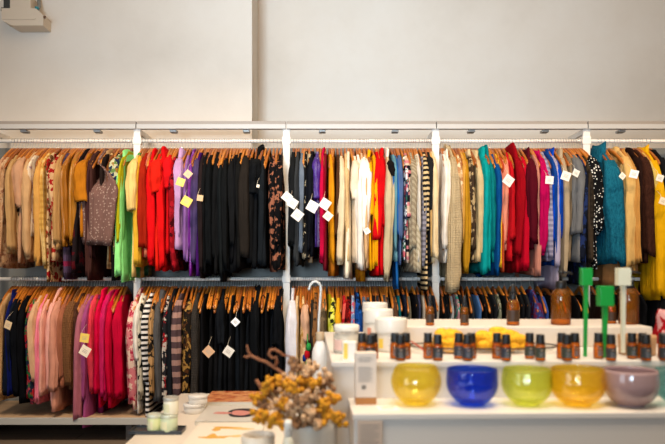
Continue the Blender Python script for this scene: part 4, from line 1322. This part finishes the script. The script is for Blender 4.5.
# tray with candles
p, d = tp(158, 432); 
t = thing('candle_tray', 'flat dark grey tray under three candle jars', 'tray', p)
mb = MB(); a = size(26, d); mb.box((-a, -.042, 0), (a, .042, .008), 0, .003); mb.build('tray_plate', t, simple('tray_grey', '3E4042', .35, .3))
mb = MB()
for lo, hi in (((-a, -.042, .008), (a, -.038, .014)), ((-a, .038, .008), (a, .042, .014)), ((-a, -.038, .008), (-a + .004, .038, .014)), ((a - .004, -.038, .008), (a, .038, .014))):
    mb.box(lo, hi, 0, .001)
mb.build('tray_lip', t, simple('tray_grey', '3E4042', .35, .3))
ZTR = TZ + .008
def candle(pos, r, h, label, wax, lidc):
    t = thing('candle_jar', label, 'candle', pos, 0, 'candle jars on the tray')
    mb = MB(); mb.lathe([(0, 0), (r * .92, 0), (r, .003), (r, h * .78), (r * .97, h * .80), (0, h * .80)], n=30); mb.build('jar_body', t, simple('wax_' + wax, wax, .3))
    mb = MB(); mb.lathe([(0, h * .80), (r * 1.02, h * .80), (r * 1.03, h * .82), (r * 1.03, h * .97), (r * .98, h), (r * .85, h), (r * .83, h * .985), (0, h * .985)], n=30); mb.build('lid', t, simple('lid_' + lidc, lidc, .35, .25))
    mb = MB(); k = r * 1.006
    vs = [(k * math.sin(R(a)), -k * math.cos(R(a)), z) for z in (h * .15, h * .62) for a in range(-80, 1, 10)]
    mb.add(vs, [[q, q + 1, q + 10, q + 9] for q in range(8)]); mb.build('paper_label', t, simple('candle_label', 'E6E2B8', .6))
dd = 2.385
hc = size(17, dd)
pA = on(154.5, dd, ZTR); pB = on(169, dd, ZTR)
candle(pA, size(7, dd), hc, 'pale yellow green candle jar on the left of the tray', 'DDE3A8', 'D6D8C4')
candle(pB, size(8.6, dd), size(17, dd), 'pale green candle jar carrying another one on its lid', 'CFDAB4', 'C8CCB8')
candle(pB + Vector((size(2, dd), 0, size(17, dd))), size(7.4, dd), size(17, dd), 'white candle jar with silver lid stacked on the pale green one', 'EFEAD2', 'B8B4A8')

# white dishes
d2 = 2.72
for i, (px, z0, rp, hp, lab) in enumerate(((194.5, 0, 11, 9, 'lower white round tub behind the books'), (198, size(9, d2), 9.8, 8.5, 'upper white round tub stacked on the lower one'))):
    p = on(px, d2, TZ + z0); r = size(rp, d2); h = size(hp, d2)
    t = thing('round_tub', lab, 'tub', p, 0, 'stacked white tubs')
    mb = MB(); mb.lathe([(0, 0), (r * .9, 0), (r * .95, .003), (r * .96, h * .7), (0, h * .7)], n=30); mb.build('tub_body', t, simple('tub_white', 'E4DED4', .35))
    mb = MB(); mb.lathe([(0, h * .7), (r, h * .7), (r, h * .95), (r * .96, h), (0, h)], n=30); mb.build('lid', t, simple('tub_lid', 'EDE8E0', .3))

# books
def book(x0p, x1p, y0p, y1p, dz, th, name, label, cover, rzdeg=0):
    d0 = (CH - TZ - dz - th) * F / (y1p - VY); d1 = (CH - TZ - dz - th) * F / (y0p - VY)
    xc = ((x0p + x1p) / 2 - VX) / F * d0; w = size(x1p - x0p, d0) / 2; l = (d1 - d0) / 2
    t = thing(name, label, 'book', (xc, (d0 + d1) / 2, TZ + dz), R(rzdeg), 'books on the low table')
    mb = MB(); mb.box((-w + .002, -l + .002, .002), (w - .002, l - .002, th - .002)); mb.build('pages', t, simple('pages_cream', 'E6DCC8', .8))
    mb = MB(); mb.box((-w, -l, 0), (w, l, .002), 0, .0005); mb.box((-w - .0005, -l, 0), (-w + .0015, l, th), 0, .0004)
    mb.build('back_cover', t, cover)
    mb = MB(); mb.box((-w, -l, th - .002), (w, l, th), 0, .0005); o = mb.build('front_cover', t, cover)
    return t, w, l, th
# cover with a red-brown engraved looking print
m, nt, b = new_mat('cover_marbled'); v = coords(nt)
n1 = noise(nt, coords(nt, (1, 2.2, 1)), 22, 6, .7)
nt.links.new(ramp(nt, n1.outputs['Fac'], [(.36, rgba('8A2E16')), (.46, rgba('B85A2E')), (.52, rgba('D8965E')), (.64, rgba('DFA878'))]), b.inputs['Base Color']); b.inputs['Roughness'].default_value = .45
book(203, 262, 391, 401.5, 0, .030, 'hardback_book', 'thick book with a red brown mottled cover, farthest back', m)
cov2 = simple('cover_greywhite', 'D2CCC2', .4)
t, w, l, th = book(195, 262, 405.5, 421, .0, .016, 'picture_book', 'grey white book with a reclining figure print', cov2)
mb = MB()
def blob(mb, cx, cy, rx, ry, z, m=0, n=26, wob=0.0, ph=0):
    vs = [(cx + rx * math.cos(2 * PI * k / n) * (1 + wob * math.sin(3 * 2 * PI * k / n + ph)), cy + ry * math.sin(2 * PI * k / n) * (1 + wob * math.cos(2 * 2 * PI * k / n + ph)), z) for k in range(n)]
    mb.add(vs + [(x, y, z - .0004) for x, y, _ in vs], [list(range(n)), list(range(n, 2 * n))[::-1]] + [[k, (k + 1) % n, (k + 1) % n + n, k + n] for k in range(n)], m, False)
mb.mats = [simple('print_darkhair', '2A2024', .5), simple('print_skin', 'D28A80', .5), simple('print_palepanel', 'F0ECE4', .5)]
blob(mb, .035, 0, w * .46, l * .62, th + .0006, 0, 26, .08)
blob(mb, .028, -.004, w * .30, l * .34, th + .0011, 1, 26, .15, 1)
blob(mb, -.042, -.004, w * .32, l * .13, th + .0008, 1, 26, .15, 2)
mb.box((w * .80, -l * .9, th), (w * .98, l * .9, th + .0006), 2)
mb.build('cover_print', t)
t, w, l, th = book(180, 256, 422.5, 447, .0, .014, 'picture_book', 'cream book with golden wing shapes on the cover', simple('cover_cream', 'EEE2D0', .45))
for s_ in (1, -1):
    mb = MB(); mb.mats = [simple('print_gold', 'DDA848', .45), simple('print_palegold', 'E6C078', .45)]
    blob(mb, -.02 + .01 * s_, s_ * l * .40 + l * .12, w * .40, l * .10, th + .0005, 0, 26, .22, s_)
    blob(mb, .05, s_ * l * .30 + l * .12, w * .30, l * .08, th + .0008, 1, 26, .2, 2 * s_)
    blob(mb, -.042, s_ * l * .26 + l * .12, w * .12, l * .13, th + .0006, 0, 26, .2, 3 * s_)
    mb.build('cover_print', t)

# small bowl and bottle near the vase
p = on(258, 1.72, TZ)
mb = MB(); r = size(17, 1.72); h = CH - (435 - VY) / F * 1.72 - TZ
mb.lathe([(0, .0), (r * .6, 0), (r * .72, .006), (r * .95, h * .6), (r, h), (r * .96, h + .002), (r * .92, h), (r * .85, h * .6), (r * .6, .012), (0, .010)], n=40)
o = mb.build('round_dish', None, simple('dish_cream', 'EADFCC', .35), p); tag(o, 'cream round dish in front of the dried flowers', 'dish')
p = on(288, 1.62, TZ); t = thing('spray_bottle', 'slim pale bottle with a white cap before the dried flowers', 'bottle', p)
r = size(6.2, 1.62); zt = W(0, 420, 1.62).z - TZ
mb = MB(); mb.lathe([(0, 0), (r * .95, 0), (r, .003), (r, zt * .72), (r * .75, zt * .80), (r * .5, zt * .83), (0, zt * .83)], n=24); mb.build('bottle_body', t, simple('bottle_pale', 'D8D4C0', .25))
mb = MB(); mb.lathe([(0, zt * .82), (r * .62, zt * .82), (r * .62, zt * .97), (r * .55, zt), (0, zt)], n=24); mb.build('cap', t, simple('cap_white', 'ECE8DE', .35))

# vase with dried flowers
VD = 1.75; vp = on(312, VD, TZ)
t = thing('flower_vase', 'milky glass vase holding the dried flowers', 'vase', vp)
vh = W(0, 421, VD).z - TZ; r = size(25, VD)
m, nt, b = new_mat('vase_milky'); b.inputs['Base Color'].default_value = rgba('E8E0D2'); b.inputs['Roughness'].default_value = .12; b.inputs['Transmission Weight'].default_value = .35; b.inputs['IOR'].default_value = 1.25
mb = MB(); mb.lathe([(0, 0), (r * .85, 0), (r * .9, .004), (r * 1.0, vh * .5), (r * 1.02, vh * .9), (r * 1.04, vh), (r * 1.0, vh + .002), (r * .95, vh), (r * .93, vh * .5), (r * .8, .012), (0, .01)], n=40)
mb.build('vase_body', t, m)
rng = random.Random(21)
YM = [None, None]
for i, (c1, c2) in enumerate((('A86A08', 'D89818'), ('A87E56', 'D2AE86'))):
    m, nt, b = new_mat('dried_bloom'); n1 = noise(nt, coords(nt), 150, 3)
    nt.links.new(ramp(nt, n1.outputs['Fac'], [(.35, rgba(c1)), (.62, rgba(c2))]), b.inputs['Base Color']); b.inputs['Roughness'].default_value = .9
    bump(nt, b, n1.outputs['Fac'], .7, .004); YM[i] = m
TAN2 = simple('dried_tan', '8A6442', .9, 0, .5, 150, var=.3)
STEM = simple('dried_stem', '7A6238', .8)
ico = bmesh.new(); bmesh.ops.create_icosphere(ico, subdivisions=2, radius=1); ico.verts.index_update()
IV = [v.co.copy() for v in ico.verts]; IF = [[v.index for v in f.verts] for f in ico.faces]; ico.free()
def bloom(c, spread, n, rad, rng, kind):
    mb = MB()
    for q in range(n):
        off = Vector((rng.gauss(0, 1), rng.gauss(0, 1), rng.gauss(0, .8))) * spread
        rr = rad * rng.uniform(.75, 1.2)
        mb.add([c + off + v * rr * (1 + .18 * math.sin(9 * v.x + 7 * v.y + q) * math.cos(8 * v.z + q)) for v in IV], IF)
    return mb
# (px, py, depth offset, kind)
HEADS = [(268, 384, -.02, 0), (262, 408, -.05, 0), (272, 411, -.07, 0), (280, 413, -.05, 0), (282, 397, -.04, 0), (296, 383, -.03, 0), (286, 379, .02, 0),
         (318, 380, -.01, 0), (327, 399, -.05, 0), (338, 393, -.03, 0), (341, 411, -.03, 0), (333, 407, -.06, 0), (276, 376, .05, 0), (306, 377, .04, 0), (259, 393, .0, 0),
         (272, 387, .02, 1), (292, 388, .0, 1), (300, 376, .04, 1), (298, 364, .06, 1), (310, 369, .04, 1), (316, 367, .07, 1), (327, 380, .02, 1), (331, 374, .03, 1),
         (296, 403, -.06, 1), (305, 396, -.06, 1), (312, 406, -.07, 1), (320, 415, -.06, 1), (302, 414, -.06, 1), (314, 392, -.05, 1), (277, 399, -.03, 1), (323, 390, -.01, 1), (289, 374, .04, 1), (322, 408, -.04, 1), (265, 398, .0, 1), (310, 418, -.03, 1), (290, 412, -.04, 1)]
base = vp + Vector((0, 0, .05))
for i, (px, py, dz, kind) in enumerate(HEADS):
    px = 299 + (px - 301) * .95; py += 2 + (py - 365) * .12
    c = on(px, VD + dz, W(0, py, VD + dz).z)
    lab = ('mustard yellow dried flower stem in the bunch in the vase', 'beige tan dried flower stem in the bunch in the vase')[kind]
    t = thing('dried_flower', lab, 'flower', base, 0, ('yellow dried flowers', 'tan dried flowers')[kind])
    bl = bloom(c - base, .0105, 16, .0074 if kind == 0 else .0070, rng, kind)
    bl.build('flower_head', t, YM[kind] if (kind == 0 or i % 3) else TAN2)
    f = rng.uniform(-.02, .02); rim = Vector((max(-.05, min(.05, (c.x - vp.x) * .45)), max(-.05, min(.05, (c.y - vp.y) * .4)), vh + .0))
    foot = Vector((rng.uniform(-.03, .03), rng.uniform(-.03, .03), .0))
    pts = [foot, foot * .4 + (rim - Vector((0, 0, .05))) * .6, rim - Vector((0, 0, .05)) + Vector((0, 0, .01)), (rim - Vector((0, 0, .05))) * .4 + (c - base) * .6 + Vector((0, 0, .006)), c - base]
    mb = MB(); mb.tube(pts, .0016, n=6); mb.build('stem', t, STEM)
# curly twig
def BP(px, py, dz): return on(px, VD + dz, W(0, py, VD + dz).z)
twm = simple('twig_brown', '8A5432', .75, 0, .4, 60, var=.25)
t = thing('curly_twig', 'curly brown twig sticking out left of the dried flowers', 'twig', base)
path = [(300, 415, .05), (296, 392, .06), (284, 374, .07), (274, 367, .07), (266, 362, .08), (258, 359, .08), (251, 355.5, .08), (247, 357, .08), (243.5, 356.5, .08)]
mb = MB(); mb.tube([BP(*q) - base for q in path], [.0035, .0035, .0042, .0046, .0042, .004, .0042, .0036, .0022], n=8)
mb.tube([BP(251, 355.5, .08) - base, BP(248, 351, .08) - base, BP(247, 345, .08) - base], [.004, .003, .002], n=8)
mb.build('main_twig', t, twm)
loop = [(274, 367, .07), (277, 362, .06), (276, 357, .06), (272, 358, .06), (268.5, 354, .06), (270.5, 350, .06), (275, 349.5, .06), (279, 352, .06), (284, 355.5, .07), (290, 356, .08)]
mb = MB(); mb.tube([BP(*q) - base for q in loop], [.0044, .0042, .004, .0038, .004, .0042, .0042, .004, .0036, .0024], n=8); mb.build('side_twig', t, twm)
mb = MB(); mb.tube([BP(262, 390, .06) - base, BP(259, 384, .06) - base, BP(256, 379.5, .06) - base], [.005, .005, .0042], n=8); 
mb.tube([BP(262, 390, .06) - base, BP(285, 410, .05) - base, BP(298, 424, .03) - base], [.005, .004, .003], n=8); mb.build('side_twig', t, twm)

# white hooked rod and white bottle behind the flowers
d = 2.62; p = on(318, d, TZ)
t = thing('hooked_rod', 'white metal rod with a crook at the top behind the flowers', 'rod', p)
mb = MB(); mb.lathe([(0, 0), (.05, 0), (.05, .006), (.012, .010), (0, .012)], n=28); mb.build('base', t, WHITE_METAL)
zz = lambda y: W(0, y, d).z - TZ; xx = lambda q: size(q - 318, d)
pts = [(0, 0, .008), (0, 0, zz(370)), (xx(318.2), 0, zz(345)), (xx(318.8), 0, zz(320)), (xx(320.2), 0, zz(300)), (xx(321), 0, zz(290)), (xx(320.6), 0, zz(286)), (xx(319), 0, zz(283)), (xx(316), 0, zz(281.4)), (xx(313), 0, zz(282)), (xx(310.5), 0, zz(284.5)), (xx(309.2), 0, zz(288)), (xx(309), 0, zz(290))]
mb = MB(); mb.tube(pts, .0052, n=10); mb.build('shaft', t, simple('rod_white', 'CFCDC8', .35, .2))
d = 2.50; p = on(320, d, TZ)
t = thing('white_bottle', 'tall white bottle with a tan cap behind the flowers', 'bottle', p)
r = size(8, d); zt = W(0, 332, d).z - TZ
mb = MB(); mb.lathe([(0, 0), (r * .95, 0), (r, .004), (r, zt * .75), (r * .95, zt * .80), (r * .72, zt * .86), (r * .48, zt * .90), (r * .46, zt * .92), (0, zt * .92)], n=32); mb.build('bottle_body', t, simple('bottle_white', 'E6E2DC', .3))
mb = MB(); mb.lathe([(0, zt * .91), (r * .50, zt * .91), (r * .52, zt * .92), (r * .52, zt * .99), (r * .46, zt), (0, zt)], n=28); o = mb.build('cap', t, simple('cap_tan', 'B8A080', .4))

# ================================================================ CAMERA
cam = bpy.data.cameras.new('camera'); co = bpy.data.objects.new('camera', cam); COL.objects.link(co)
co.location = (0, 0, CH); co.rotation_euler = (R(90), 0, 0)
cam.sensor_width = 36; cam.lens = F / 665 * 36
cam.shift_x = (332.5 - VX) / 665; cam.shift_y = (VY - 222) / 665
cam.clip_start = 0.05
cam.dof.use_dof = True; cam.dof.focus_distance = 4.28; cam.dof.aperture_fstop = 2.7
bpy.context.scene.camera = co

# ================================================================ LIGHT
def light(name, kind, loc, target, energy, col, size_=0.1, size_y=None, spot=None, blend=.5):
    L = bpy.data.lights.new(name, kind); L.energy = energy; L.color = col
    if kind == 'AREA':
        L.size = size_
        if size_y: L.shape = 'RECTANGLE'; L.size_y = size_y
    elif kind == 'SPOT':
        L.spot_size = R(spot); L.spot_blend = blend; L.shadow_soft_size = size_
    else:
        L.shadow_soft_size = size_
    o = bpy.data.objects.new(name, L); COL.objects.link(o); o.location = loc
    o.rotation_euler = (Vector(target) - Vector(loc)).to_track_quat('-Z', 'Y').to_euler()
    return o
WARM = (1.0, .80, .58); COOL = (.78, .89, 1.0)
# track lights on the ceiling in front of the rack
for x in (-2.0, -1.1, -.2, .7, 1.6, 2.4):
    light('track_spot', 'SPOT', (x, 2.2, 3.35), (x, 4.4, 1.1), 132, WARM, .05, spot=61, blend=.9)
for x in (-1.9, -1.0, -.3):
    light('track_spot', 'SPOT', (x, 2.6, 3.35), (x, 4.35, .55), 60, WARM, .05, spot=44, blend=.8)  # extra spots added to brighten the lower rail on the left
# track lights over the counter and the table
for x, y in ((.2, 1.1), (.05, .7), (.7, .7), (.5, 1.35), (.8, 1.1), (1.1, 1.4), (.45, 2.1), (.85, 2.2), (-.35, 1.5), (-.3, 2.1)):
    light('ceiling_spot', 'SPOT', (x, y, 3.3), (x, y + .45,   .8), 38, (1.0, .88, .73), .04, spot=60, blend=.6)
# daylight from the shop windows behind and to the left of the camera
o = light('shop_window', 'AREA', (-1.1, -2.4, 1.8), (.25, 4.8, 2.75), 35, (.62, .82, 1.0), 1.6, 1.4)
o.data.spread = R(46)
light('side_window', 'AREA', (-3.4, -.9, 1.6), (-.6, 3.5, .9), 40, COOL, 1.8, 1.8)
light('ceiling_fill', 'AREA', (0.6, 1.8, 3.5), (0.6, 3.6, 0.4), 72, (1, .72, .46), 4.5, 3.0)  # broad warm fill added for ambient light, no actual ceiling lamp
w = bpy.data.worlds.new('world'); bpy.context.scene.world = w; w.use_nodes = True
w.node_tree.nodes['Background'].inputs[0].default_value = (1.0, .82, .64, 1)
w.node_tree.nodes['Background'].inputs[1].default_value = .17
vs_ = bpy.context.scene.view_settings
vs_.view_transform = 'Standard'; vs_.look = 'None'; vs_.gamma = 1.0; vs_.exposure = 0.0; vs_.use_curve_mapping = False
